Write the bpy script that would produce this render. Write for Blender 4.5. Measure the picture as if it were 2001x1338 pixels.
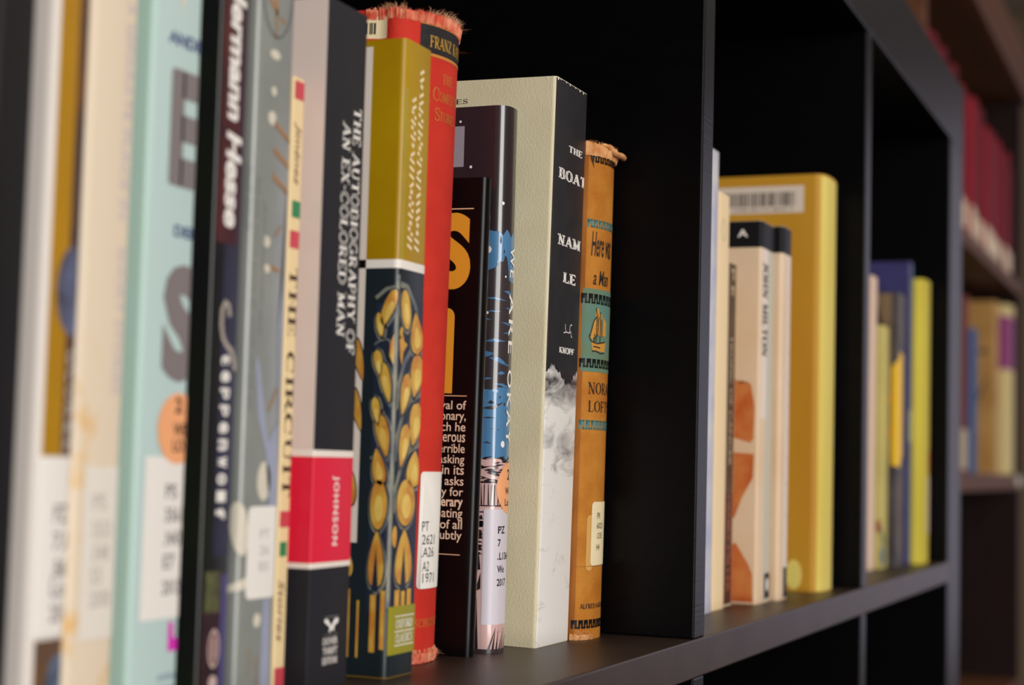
import bpy, bmesh, math, random
from mathutils import Vector, Matrix

for o in list(bpy.data.objects): bpy.data.objects.remove(o)
scene = bpy.context.scene
C = scene.collection
random.seed(7)

SH = 1.10            # height of the main shelf's top face above the floor (m)

# ------------------------------------------------------------------ camera
cam_d = bpy.data.cameras.new('camera'); cam = bpy.data.objects.new('camera', cam_d); C.objects.link(cam)
cam_d.sensor_width = 36.0
cam_d.lens = 36.0 * 3300 / 2001
cam_d.clip_start = 0.01; cam_d.clip_end = 60
XW = Vector((0.38341222, 0.07503666, 0.92052407))     # world axes in camera (right, down, forward)
YW = Vector((-0.92320845, 0.00297163, 0.38428808))
ZW = Vector((0.02610024, -0.99717635, 0.07041384))
cols = [Vector((XW[k], YW[k], ZW[k])) for k in range(3)]
R = Matrix((cols[0], -cols[1], -cols[2])).transposed()
cam.matrix_world = Matrix.Translation((0.0, -0.1928, SH + 0.0692)) @ R.to_4x4()
cam_d.dof.use_dof = True
cam_d.dof.focus_distance = 0.640
cam_d.dof.aperture_fstop = 9.2
scene.camera = cam

# ------------------------------------------------------------------ light, world, exposure
scene.view_settings.view_transform = 'Standard'
scene.view_settings.look = 'None'
scene.view_settings.gamma = 1.0
scene.view_settings.use_curve_mapping = False
scene.view_settings.exposure = 0.0

w = bpy.data.worlds.new('world'); scene.world = w; w.use_nodes = True
w.node_tree.nodes['Background'].inputs[0].default_value = (0.30, 0.30, 0.34, 1)
w.node_tree.nodes['Background'].inputs[1].default_value = 0.05

def area(name, loc, target, sx, sy, power, col):
    l = bpy.data.lights.new(name, 'AREA'); l.shape = 'RECTANGLE'; l.size = sx; l.size_y = sy
    l.energy = power; l.color = col
    o = bpy.data.objects.new(name, l); C.objects.link(o); o.location = loc
    o.rotation_euler = (Vector(target) - Vector(loc)).to_track_quat('-Z', 'Y').to_euler()
    return o
area('window_light', (-1.75, -2.55, 1.5), (0.6, 0.0, 1.2), 2.0, 1.7, 106, (1.0, 0.985, 0.96))
area('ceiling_lamp_light', (0.9, -1.5, 2.66), (0.9, -1.5, 0), 1.2, 0.6, 16, (1.0, 0.92, 0.80))
area('ceiling_lamp_light', (3.2, -1.5, 2.66), (3.2, -1.5, 0), 1.2, 0.6, 14, (1.0, 0.90, 0.76))
area('far_window_light', (5.9, -1.75, 1.45), (0.0, -1.75, 1.45), 2.0, 1.8, 13, (0.80, 0.78, 1.0))

# ------------------------------------------------------------------ materials
def lin(c):
    return tuple(((v/255)/12.92 if v/255 <= .04045 else ((v/255+.055)/1.055)**2.4) for v in c)
MATS = {}
def mat(name, rgb, rough=.5, spec=.5, var=0.0, vscale=40, vstretch=(1,1,1), rgb2=None, bump=0.0, bscale=300, bstretch=(1,1,1), coat=0.0, metal=0.0, coat_rough=.08):
    if name in MATS: return MATS[name]
    m = bpy.data.materials.new(name); m.use_nodes = True
    nt = m.node_tree; b = nt.nodes['Principled BSDF']
    b.inputs['Roughness'].default_value = rough
    b.inputs['Specular IOR Level'].default_value = spec
    b.inputs['Metallic'].default_value = metal
    b.inputs['Coat Weight'].default_value = coat
    b.inputs['Coat Roughness'].default_value = coat_rough
    col = lin(rgb) + (1,)
    b.inputs['Base Color'].default_value = col
    tc = None
    if var or bump:
        tc = nt.nodes.new('ShaderNodeTexCoord')
    if var:
        mp = nt.nodes.new('ShaderNodeMapping'); mp.inputs['Scale'].default_value = vstretch
        n = nt.nodes.new('ShaderNodeTexNoise'); n.inputs['Scale'].default_value = vscale; n.inputs['Detail'].default_value = 5
        r = nt.nodes.new('ShaderNodeValToRGB')
        c2 = lin(rgb2) if rgb2 else tuple(v*(1-var) for v in col[:3])
        r.color_ramp.elements[0].position = .35; r.color_ramp.elements[1].position = .65
        r.color_ramp.elements[0].color = tuple(c2) + (1,); r.color_ramp.elements[1].color = col
        nt.links.new(tc.outputs['Object'], mp.inputs[0]); nt.links.new(mp.outputs[0], n.inputs['Vector'])
        nt.links.new(n.outputs['Fac'], r.inputs[0]); nt.links.new(r.outputs[0], b.inputs['Base Color'])
    if bump:
        mp = nt.nodes.new('ShaderNodeMapping'); mp.inputs['Scale'].default_value = bstretch
        n = nt.nodes.new('ShaderNodeTexNoise'); n.inputs['Scale'].default_value = bscale; n.inputs['Detail'].default_value = 3
        bp = nt.nodes.new('ShaderNodeBump'); bp.inputs['Strength'].default_value = bump; bp.inputs['Distance'].default_value = .0006
        nt.links.new(tc.outputs['Object'], mp.inputs[0]); nt.links.new(mp.outputs[0], n.inputs['Vector'])
        nt.links.new(n.outputs['Fac'], bp.inputs['Height']); nt.links.new(bp.outputs[0], b.inputs['Normal'])
    MATS[name] = m
    return m

PAGES = mat('page_edges', (214,200,170), .85, .2, var=.25, vscale=30, vstretch=(60,1,.4))
BLACKWOOD = mat('black_brown_veneer', (5,4,6), .36, .16, var=.35, vscale=6, vstretch=(1,8,30), bump=.12, bscale=60, bstretch=(.6,6,14))
SHELFTOP = mat('reflection_tinted_dusty_shelf', (58,44,37), .42, .4, var=.3, vscale=9, vstretch=(3,3,3), bump=.08, bscale=160)  # dusty veneer, base lightened to paint in the warm reflection of the books
BROWNWOOD = mat('reddish_brown_wood', (112,70,46), .6, .2, var=.35, vscale=5, vstretch=(.5,6,14))
DARKWOOD = mat('dark_maroon_wood', (34,13,13), .6, .2, var=.3, vscale=5, vstretch=(1,6,2))
WALLM = mat('warm_wall_paint', (150,128,104), .85, .2, bump=.1, bscale=150)
FLOORM = mat('carpet_floor', (84,78,76), .95, .1, var=.3, vscale=220)
CEILM = mat('ceiling_paint', (190,184,172), .9, .2)
WHITEP = mat('white_label_paper', (236,230,224), .6, .3)
CREAMP = mat('cream_label_paper', (236,218,178), .65, .3, var=.1, vscale=60)
INK = mat('black_ink', (20,18,20), .6, .3)
GREYINK = mat('grey_ink', (128,122,124), .7, .3)
PALEINK = mat('white_ink', (238,232,226), .55, .3)
GOLD = mat('gold_foil', (205,158,62), .38, .5)
DULLGOLD = mat('worn_gold_foil', (196,128,54), .5, .4)
ORANGEST = mat('orange_sticker_paper', (240,168,118), .55, .3)

# ------------------------------------------------------------------ object helpers
def link(o, parent=None):
    C.objects.link(o)
    if parent is not None: o.parent = parent
    return o
def mobj(name, bm, m, parent=None, sharp=35):
    bmesh.ops.recalc_face_normals(bm, faces=bm.faces[:])
    if sharp is not None:
        for f in bm.faces: f.smooth = True
        for e in bm.edges:
            if len(e.link_faces) == 2 and e.calc_face_angle(0) > math.radians(sharp): e.smooth = False
    me = bpy.data.meshes.new(name); bm.to_mesh(me); bm.free()
    me.materials.append(m)
    return link(bpy.data.objects.new(name, me), parent)
def tag(o, label, cat, group=None):
    o['label'] = label; o['category'] = cat
    if group: o['group'] = group
    return o
def box(bm, x0, x1, y0, y1, z0, z1):
    v = [bm.verts.new((x, y, z)) for x in (x0, x1) for y in (y0, y1) for z in (z0, z1)]
    for q in ((0,1,3,2),(4,6,7,5),(0,4,5,1),(2,3,7,6),(0,2,6,4),(1,5,7,3)): bm.faces.new([v[i] for i in q])
def board(name, x0, x1, y0, y1, z0, z1, m, parent=None, bev=.0007):
    """box in metres given in world coordinates; the object's origin sits at the box centre"""
    cx, cy, cz = (x0+x1)/2, (y0+y1)/2, (z0+z1)/2
    bm = bmesh.new(); box(bm, x0-cx, x1-cx, y0-cy, y1-cy, z0-cz, z1-cz)
    o = mobj(name, bm, m, parent, None)
    p = parent.location if parent is not None else Vector((0,0,0))
    o.location = Vector((cx, cy, cz)) - p
    if bev:
        md = o.modifiers.new('bevel', 'BEVEL'); md.width = bev; md.segments = 2
    return o
def empty(name, loc):
    o = bpy.data.objects.new(name, None); C.objects.link(o); o.location = loc; o.empty_display_size = .02
    return o

# ------------------------------------------------------------------ lettering: the built-in sans, and a stroked serif face
def sans(text, bold=0.0, shear=0.0, space=1.0, res=3):
    c = bpy.data.curves.new('t', 'FONT'); c.body = text; c.size = 1.0; c.offset = bold; c.shear = shear
    c.space_character = space; c.resolution_u = res; c.fill_mode = 'BOTH'
    o = bpy.data.objects.new('t', c); C.objects.link(o)
    dg = bpy.context.evaluated_depsgraph_get()
    me = o.evaluated_get(dg).to_mesh()
    V = [(v.co.x, v.co.y) for v in me.vertices]; F = [list(p.vertices) for p in me.polygons]
    o.evaluated_get(dg).to_mesh_clear()
    bpy.data.objects.remove(o); bpy.data.curves.remove(c)
    return V, F
def arc(cx, cy, rx, ry, a0, a1, n=10):
    return [(cx+rx*math.cos(math.radians(a0+(a1-a0)*i/n)), cy+ry*math.sin(math.radians(a0+(a1-a0)*i/n))) for i in range(n+1)]
# glyph: width, strokes (weight T thick / t thin, points), serif feet (x, y)
G = {
 'A': (.80, [('t',[(.06,0),(.40,1)]),('T',[(.38,1),(.72,0)]),('t',[(.2,.34),(.6,.34)])], [(.06,0),(.72,0)]),
 'B': (.72, [('T',[(.16,0),(.16,1)]),('t',[(.16,.97),(.38,.97)]+arc(.38,.74,.2,.23,90,-90)+[(.16,.51)]),('T',arc(.38,.74,.2,.23,50,-50,5)),('t',[(.16,.51),(.40,.51)]+arc(.40,.27,.24,.24,90,-90)+[(.16,.03)]),('T',arc(.40,.27,.24,.24,50,-50,5))], [(.12,0),(.12,1)]),
 'C': (.78, [('t',arc(.42,.5,.34,.48,40,320,18)),('T',arc(.42,.5,.34,.48,120,240,8)),('t',[(.68,.66),(.68,.95)])], []),
 'D': (.82, [('T',[(.16,0),(.16,1)]),('t',[(.16,.97),(.34,.97)]+arc(.34,.5,.38,.47,90,-90,14)+[(.16,.03)]),('T',arc(.34,.5,.38,.47,50,-50,7))], [(.12,0),(.12,1)]),
 'E': (.70, [('T',[(.16,0),(.16,1)]),('t',[(.16,.97),(.62,.97),(.62,.8)]),('t',[(.16,.51),(.48,.51)]),('t',[(.48,.42),(.48,.6)]),('t',[(.16,.03),(.64,.03),(.64,.22)])], [(.12,0),(.12,1)]),
 'F': (.66, [('T',[(.16,0),(.16,1)]),('t',[(.16,.97),(.60,.97),(.60,.78)]),('t',[(.16,.51),(.46,.51)]),('t',[(.46,.42),(.46,.6)])], [(.16,0),(.12,1)]),
 'G': (.82, [('t',arc(.42,.5,.34,.48,40,320,18)),('T',arc(.42,.5,.34,.48,120,240,8)),('T',[(.68,.1),(.68,.42)]),('t',[(.5,.42),(.8,.42)])], []),
 'H': (.84, [('T',[(.18,0),(.18,1)]),('T',[(.66,0),(.66,1)]),('t',[(.18,.51),(.66,.51)])], [(.18,0),(.18,1),(.66,0),(.66,1)]),
 'I': (.36, [('T',[(.18,0),(.18,1)])], [(.18,0),(.18,1)]),
 'J': (.50, [('T',[(.32,1),(.32,.2)]),('t',[(.32,.2)]+arc(.18,.18,.14,.18,0,-170,8))], [(.32,1)]),
 'K': (.80, [('T',[(.18,0),(.18,1)]),('t',[(.18,.42),(.62,1)]),('T',[(.34,.6),(.68,0)])], [(.18,0),(.18,1),(.62,1),(.68,0)]),
 'L': (.66, [('T',[(.16,0),(.16,1)]),('t',[(.16,.03),(.60,.03),(.60,.26)])], [(.16,1),(.12,0)]),
 'M': (.98, [('t',[(.16,0),(.16,1)]),('T',[(.16,1),(.49,.1)]),('t',[(.49,.1),(.82,1)]),('T',[(.82,1),(.82,0)])], [(.16,0),(.82,0),(.13,1),(.85,1)]),
 'N': (.86, [('t',[(.16,0),(.16,1)]),('T',[(.14,1),(.70,0)]),('t',[(.70,0),(.70,1)])], [(.16,0),(.11,1),(.70,1)]),
 'O': (.84, [('t',arc(.42,.5,.34,.48,0,360,22)),('T',arc(.42,.5,.34,.48,130,230,8)),('T',arc(.42,.5,.34,.48,50,-50,8))], []),
 'P': (.68, [('T',[(.16,0),(.16,1)]),('t',[(.16,.97),(.36,.97)]+arc(.36,.70,.24,.27,90,-90)+[(.16,.43)]),('T',arc(.36,.70,.24,.27,50,-50,5))], [(.16,0),(.12,1)]),
 'R': (.78, [('T',[(.16,0),(.16,1)]),('t',[(.16,.97),(.36,.97)]+arc(.36,.73,.22,.24,90,-90)+[(.16,.49)]),('T',arc(.36,.73,.22,.24,50,-50,5)),('T',[(.36,.49),(.68,0)])], [(.16,0),(.12,1),(.70,0)]),
 'S': (.62, [('t',arc(.31,.74,.21,.24,30,270,12)+arc(.31,.26,.22,.24,90,-150,12)),('T',[(.12,.66),(.31,.51),(.50,.36)]),('t',[(.50,.74),(.50,.96)]),('t',[(.10,.05),(.10,.28)])], []),
 'T': (.74, [('T',[(.37,0),(.37,1)]),('t',[(.05,.78),(.06,.97),(.68,.97),(.69,.78)])], [(.37,0)]),
 'U': (.82, [('T',[(.17,1),(.17,.3)]),('t',arc(.41,.3,.24,.28,180,360,10)),('t',[(.65,.3),(.65,1)])], [(.17,1),(.65,1)]),
 'V': (.80, [('T',[(.08,1),(.40,0)]),('t',[(.40,0),(.72,1)])], [(.08,1),(.72,1)]),
 'W': (1.10, [('T',[(.06,1),(.32,0)]),('t',[(.32,0),(.54,.9)]),('T',[(.54,.9),(.78,0)]),('t',[(.78,0),(1.02,1)])], [(.06,1),(1.02,1)]),
 'X': (.80, [('T',[(.12,1),(.68,0)]),('t',[(.12,0),(.68,1)])], [(.12,0),(.12,1),(.68,0),(.68,1)]),
 'Y': (.78, [('T',[(.08,1),(.39,.48),(.39,0)]),('t',[(.39,.48),(.70,1)])], [(.08,1),(.70,1),(.39,0)]),
 'Z': (.70, [('t',[(.08,.78),(.08,.97),(.60,.97)]),('T',[(.60,.97),(.08,.03)]),('t',[(.08,.03),(.62,.03),(.62,.24)])], []),
 '-': (.40, [('t',[(.06,.45),(.34,.45)])], []),
 '.': (.26, [('T',[(.13,0),(.13,.12)])], []),
 '*': (.30, [('T',[(.15,.42),(.15,.58)])], []),
 ' ': (.38, [], []),
}
def stroke_poly(pts, wd, V, F):
    n = len(pts); Ls = []; Rs = []
    for i in range(n):
        a = pts[max(0,i-1)]; b = pts[min(n-1,i+1)]
        dx, dy = b[0]-a[0], b[1]-a[1]; d = math.hypot(dx, dy) or 1
        nx, ny = -dy/d*wd/2, dx/d*wd/2
        Ls.append((pts[i][0]+nx, pts[i][1]+ny)); Rs.append((pts[i][0]-nx, pts[i][1]-ny))
    b0 = len(V); V += Ls + Rs
    for i in range(n-1): F.append([b0+i, b0+i+1, b0+n+i+1, b0+n+i])
def serif(text, thick=.17, thin=.07, slab=.16, slabh=.075, space=.06):
    V = []; F = []; x = 0
    for ch in text:
        wdt, st, feet = G[ch]
        for wt, pts in st:
            stroke_poly([(x+p[0], p[1]) for p in pts], thick if wt == 'T' else thin, V, F)
        for fx, fy in feet:
            yy = slabh/2 if fy < .5 else 1-slabh/2
            stroke_poly([(x+fx-slab, yy), (x+fx+slab, yy)], slabh, V, F)
        x += wdt + space
    return V, F
def fit(VF, s, z, wd, ht, orient='h', align='l'):
    """place lettering on a cover: (s, z) in cm is its lower left corner when 'h'.
    'v' reads downwards: (s, z) is where the first letter's foot starts; wd runs down, ht runs to the right."""
    V, F = VF
    x0 = min(v[0] for v in V); x1 = max(v[0] for v in V); y0 = min(v[1] for v in V); y1 = max(v[1] for v in V)
    out = []
    for vx, vy in V:
        a = (vx-x0)/(x1-x0)*wd; b = (vy-y0)/(y1-y0)*ht
        if orient == 'h': out.append((s+a-(wd if align == 'r' else wd/2 if align == 'c' else 0), z+b))
        elif orient == 'v': out.append((s+b, z-a))
    return out, F
def polys(*ps):
    V = []; F = []
    for p in ps:
        b = len(V); V += list(p); F.append(list(range(b, b+len(p))))
    return V, F
def merge(*vfs):
    V = []; F = []
    for v, f in vfs:
        b = len(V); V += v; F += [[i+b for i in q] for q in f]
    return V, F
def rect(s0, s1, z0, z1): return [(s0,z0),(s1,z0),(s1,z1),(s0,z1)]
def rrect(s0, s1, z0, z1, r=.15):
    return arc(s1-r,z0+r,r,r,-90,0,4)+arc(s1-r,z1-r,r,r,0,90,4)+arc(s0+r,z1-r,r,r,90,180,4)+arc(s0+r,z0+r,r,r,180,270,4)
def ell(cs, cz, rs, rz, n=22, tilt=0):
    t = math.radians(tilt)
    return [(cs+rs*math.cos(a)*math.cos(t)-rz*math.sin(a)*math.sin(t), cz+rs*math.cos(a)*math.sin(t)+rz*math.sin(a)*math.cos(t)) for a in (2*math.pi*i/n for i in range(n))]
def jag(p0, p1, n, amp, rng):
    """jagged line of points from p0 to p1 (without p1)"""
    return [(p0[0]+(p1[0]-p0[0])*i/n + rng.uniform(-amp,amp)*.3, p0[1]+(p1[1]-p0[1])*i/n + rng.uniform(-amp,amp)) for i in range(n)]

# ------------------------------------------------------------------ books
def spine_path(T, depth, r, bulge, joint=0.0):
    """cross-section of a cover in cm: x 0..T, y 0 on the spine corner line, +y to the fore-edge;
    returns points, arc positions (0 on the near cover's spine corner) and outward normals"""
    L = [(0.0, depth)]
    if joint:
        for yy, dx in ((1.35,0),(1.05,.05),(.85,joint),(.65,joint),(.45,.04),(.30,0)): L.append((dx, yy))
    L.append((0.0, r+.001))
    n = 4
    for i in range(n+1):
        a = math.pi/2*i/n
        L.append((r-r*math.cos(a), r-r*math.sin(a)))
    icorner = len(L)-1-n//2
    m = 14 if bulge else 1
    half = T/2
    right = [(T-x, y) for x, y in reversed(L)]
    for i in range(1, m): L.append((r+(T-2*r)*i/m, 0.0))
    L += right
    def b(x, y):
        if x <= 0 or x >= T or y > r+.0005: return (x, y)
        u = (x-half)/half
        return (x, y-bulge*(1-u*u))
    L = [b(x, y) for x, y in L]
    S = [0.0]
    for i in range(1, len(L)): S.append(S[-1]+math.dist(L[i], L[i-1]))
    S = [s-S[icorner] for s in S]
    N = []
    for i in range(len(L)):
        a = L[max(0,i-1)]; c = L[min(len(L)-1,i+1)]
        dx, dy = c[0]-a[0], c[1]-a[1]; d = math.hypot(dx, dy)
        N.append((dy/d, -dx/d))
    return L, S, N

class Book:
    """a book standing on a shelf; x0..x1 spine extent, y spine set-back from the shelf front, H height, all cm"""
    def __init__(self, name, label, x0, x1, y, H, m, depth=13.5, t=.05, r=.12, bulge=0.0, joint=0.0, hard=False, group=None, pages=None, lean=0.0, turn=0.0, shelf=SH, pagein=None):
        self.x0, self.x1, self.y, self.H = x0, x1, y, H
        T = x1-x0; self.T = T
        self.root = empty(name, ((x0+x1)/200, y/100, shelf))
        self.root.rotation_euler = (math.radians(lean), 0, math.radians(turn))
        tag(self.root, label, 'book', group)
        self.L, self.S, self.N = spine_path(T, depth, r, bulge, joint)
        L, N = self.L, self.N
        inner = [(p[0]-n[0]*t, p[1]-n[1]*t) for p, n in zip(L, N)]
        bm = bmesh.new()
        def ring(P, z): return [bm.verts.new(((p[0]-T/2)/100, p[1]/100, z/100)) for p in P]
        o0, o1, i0, i1 = ring(L,0), ring(L,H), ring(inner,0), ring(inner,H)
        for k in range(len(L)-1):
            bm.faces.new((o0[k],o0[k+1],o1[k+1],o1[k])); bm.faces.new((i0[k+1],i0[k],i1[k],i1[k+1]))
            bm.faces.new((o1[k],o1[k+1],i1[k+1],i1[k])); bm.faces.new((i0[k],i0[k+1],o0[k+1],o0[k]))
        for k in (0, len(L)-1): bm.faces.new((o0[k],o1[k],i1[k],i0[k]))
        self.cover = mobj('cover', bm, m, self.root)
        md = self.cover.modifiers.new('bevel','BEVEL'); md.width = min(.0004, t*.003); md.segments = 2; md.limit_method = 'ANGLE'; md.angle_limit = math.radians(50)
        ins = .3 if hard else .02
        g = max(t+joint, .06)
        bm = bmesh.new()
        # page block, its back rounded with the spine
        pts = [((g)/1, depth-(.35 if hard else .02))]
        k = 8
        for q in range(k+1):
            u = -1+2*q/k
            pts.append((g+(T-2*g)*q/k, t+r*.6+.03-bulge*.8*(1-u*u)))
        pts.append((T-g, depth-(.35 if hard else .02)))
        a = [bm.verts.new(((p[0]-T/2)/100,p[1]/100,ins/100)) for p in pts]; b_ = [bm.verts.new(((p[0]-T/2)/100,p[1]/100,(H-ins)/100)) for p in pts]
        n = len(pts)
        for q in range(n): bm.faces.new((a[q],a[(q+1)%n],b_[(q+1)%n],b_[q]))
        bm.faces.new(a); bm.faces.new(b_)
        mobj('page_block', bm, pages or PAGES, self.root, 40)
    def map(self, s, z, off):
        S, L, N = self.S, self.L, self.N
        i = 1
        while i < len(S)-1 and S[i] < s: i += 1
        u = (s-S[i-1])/(S[i]-S[i-1])
        px = L[i-1][0]+u*(L[i][0]-L[i-1][0]); py = L[i-1][1]+u*(L[i][1]-L[i-1][1])
        nx = N[i-1][0]+u*(N[i][0]-N[i-1][0]); ny = N[i-1][1]+u*(N[i][1]-N[i-1][1])
        return ((px+nx*off-self.T/2)/100, (py+ny*off)/100, z/100)
    def pr(self, name, VF, m, layer=1, parent=None, label=None, thick=0):
        """something printed or stuck on the cover, wrapped round its corners"""
        V, F = VF
        bm = bmesh.new()
        vs = [bm.verts.new((v[0], 0, v[1])) for v in V]
        for f in F:
            try: bm.faces.new([vs[i] for i in f])
            except ValueError: pass
        ng = [f for f in bm.faces if len(f.verts) > 4]
        if ng: bmesh.ops.triangulate(bm, faces=ng)
        a = min(v[0] for v in V); b = max(v[0] for v in V)
        for s in self.S:
            if a < s < b:
                bmesh.ops.bisect_plane(bm, geom=bm.verts[:]+bm.edges[:]+bm.faces[:], plane_co=(s,0,0), plane_no=(1,0,0), dist=1e-5)
        for v in bm.verts: v.co = self.map(v.co.x, v.co.z, .006*layer + .002)
        me = bpy.data.meshes.new(name)
        for f in bm.faces: f.smooth = True
        # face the outside
        for f in bm.faces:
            c = f.calc_center_median(); f.normal_update()
            if f.normal.dot(c - Vector((0, .02+self.T/200, c.z))) < 0: f.normal_flip()
        bm.to_mesh(me); bm.free(); me.materials.append(m)
        o = link(bpy.data.objects.new(name, me), parent or self.root)
        if label: o['label'] = label
        if thick:
            md = o.modifiers.new('paper','SOLIDIFY'); md.thickness = thick; md.offset = 1
        return o

# ================================================================== the room
def struct(name, x0, x1, y0, y1, z0, z1, m):
    o = board(name, x0, x1, y0, y1, z0, z1, m, None, 0); o['kind'] = 'structure'; return o
struct('floor', -3.0, 6.0, -4.0, .5, -.05, 0, FLOORM)
struct('ceiling', -3.0, 6.0, -4.0, .5, 2.75, 2.8, CEILM)
struct('wall_back', -3.0, 6.0, .5, .55, 0, 2.75, WALLM)
struct('wall_right', 6.0, 6.05, -4.0, .5, 0, 2.75, WALLM)
struct('wall_left', -3.05, -3.0, -4.0, .5, 0, 2.75, WALLM)
struct('wall_front', -3.0, 6.0, -4.05, -4.0, 0, 2.75, WALLM)

# ================================================================== black cube bookcase (square 33.5 cm bays)
bc = tag(empty('cube_bookcase', (.5, .195, 0)), 'black-brown bookcase with square bays holding the rows of sharp and blurred books', 'bookcase')
TH = .0156; BAY = .335
X_L, X_R = -.43, 1.424
board('top_board', X_L, X_R, 0, .39, SH+BAY, SH+BAY+.053, BLACKWOOD, bc)
board('bottom_board', X_L, X_R, 0, .39, .0, .0484, BLACKWOOD, bc)
board('side_panel', 1.3575, X_R, .0004, .39, .0484, SH+BAY, BLACKWOOD, bc)
board('side_panel', X_L, -.368, .0004, .39, .0484, SH+BAY, BLACKWOOD, bc)
board('back_panel', -.368, 1.3575, .382, .389, .0484, SH+BAY, BLACKWOOD, bc, 0)  # added black sheet; closes the open back so the bays stay dark
zs = [SH-TH, SH-TH-BAY-TH, SH-2*(TH+BAY)-TH]
for z in zs: board('shelf', -.368, 1.3575, .0002, .381, z, z+TH, SHELFTOP, bc)
DIV = [(.6602, .6757), (1.0088, 1.0238)]
LDIV = [(-.0385, -.0229), (.3113, .3269)]
rows = [(SH, SH+BAY), (zs[1]+TH, zs[0]), (zs[2]+TH, zs[1]), (.0484, zs[2])]
for i, (a, b) in enumerate(rows):
    for d in DIV + (LDIV[:1] if i == 0 else LDIV):
        board('divider', d[0], d[1], .0005, .381, a, b, BLACKWOOD, bc)

# ================================================================== brown bookcase further along the wall
bb = tag(empty('wooden_bookcase', (2.25, .27, 0)), 'brown wooden bookcase in the blurred distance with a row of dark red volumes', 'bookcase')
YF = .12
board('side_panel', 1.475, 1.497, YF, .42, 0, SH+.72, DARKWOOD, bb)
board('side_panel', 3.03, 3.052, YF, .42, 0, SH+.72, DARKWOOD, bb)
board('divider', 1.975, 1.997, YF, .41, .1, SH+.72, BROWNWOOD, bb)
board('back_panel', 1.497, 3.03, .41, .42, 0, SH+.72, DARKWOOD, bb, 0)
for za, zb in ((SH+.38, SH+.402), (SH+.045, SH+.07), (SH-.30, SH-.278), (SH-.64, SH-.618)):
    board('shelf', 1.497, 1.975, YF, .41, za, zb, BROWNWOOD, bb)
    board('shelf', 1.997, 3.03, YF, .41, za, zb, BROWNWOOD, bb)
board('cornice', 1.46, 3.067, YF-.012, .42, SH+.72, SH+.805, BROWNWOOD, bb, .004)
board('plinth', 1.497, 3.03, YF+.01, .41, 0, .1, DARKWOOD, bb)
bm = bmesh.new(); bmesh.ops.create_uvsphere(bm, u_segments=14, v_segments=10, radius=.0105)
for v in bm.verts: v.co.y *= .5
pin = mobj('shelf_button', bm, mat('white_plastic', (232,226,218), .4), bb); pin.location = Vector((2.985, YF-.004, SH+.058)) - bb.location
pin['label'] = 'round white button on the shelf front'

# ================================================================== the sharp and near books, main bay
# -- b0a / b0: the two at the left edge
BROWNMOTT = mat('mottled_brown_cover', (120,104,72), .6, .3, var=.7, vscale=160)
Book('book', 'olive-brown mottled book at the extreme left edge of the photo', 27.2, 29.15, 5.3, 21.0, BROWNMOTT, hard=True, t=.2)
b0 = Book('book', 'black book left of the mustard-yellow and white one, cut by the photo edge', 29.25, 30.5, 5.3, 22.5, mat('matt_black_cover', (17,14,17), .55, .35), t=.06)

# -- b1: white cover, mustard spine
MUST = mat('mustard_print', (176,128,20), .4, .4, var=.12, vscale=30)
b1 = Book('book', 'white-covered book with a mustard-yellow spine and a blue ball picture', 31.2, 32.55, 5.3, 21.5, mat('pinkish_white_cover', (222,212,204), .45, .4), r=.25)
b1.pr('spine_panel', polys(rect(.12,.78,6.78,21.3)), MUST, 1)
b1.pr('spine_panel', polys(rect(.78,1.5,6.78,21.3)), mat('brown_print', (104,66,30), .4, .4, rgb2=(60,44,44), var=.5, vscale=55), 1)
b1.pr('spine_panel', polys(rect(.16,1.5,0,2.6)), mat('brown_ochre_print', (126,84,30), .4, .4, rgb2=(74,66,70), var=.4, vscale=30), 1)
bl = b1.pr('ball_picture', polys(ell(.98,10.62,.62,1.05)), mat('blue_ball_print', (98,104,134), .4, .4, rgb2=(52,50,62), var=.5, vscale=90), 2)
b1.pr('ball_picture', polys(ell(1.0,1.35,.45,.9)), mat('pale_blue_ball_print', (120,136,164), .4, .4, rgb2=(64,72,88), var=.4, vscale=90), 2)
b1.pr('spine_lettering', merge(*[fit(sans(ch, .03), .86, 9.25-.42*i, .34, .36, 'v') for i, ch in enumerate('GCOREL')]), mat('greyish_ink', (168,160,150), .5), 2)
lb = b1.pr('call_number_label', polys(rect(.06,1.5,2.68,6.75)), WHITEP, 3, label='white call number label')
b1.pr('label_text', merge(*[fit(sans(tx, .02), .62, z, wd, .42) for tx, z, wd in (('PZ',5.25,.5),('7.8',4.62,.7),('.B64',4.0,.75),('Lo',3.55,.5),('2013',2.98,.8))]), mat('soft_grey_ink', (140,132,132), .7), 4, lb)

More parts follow.
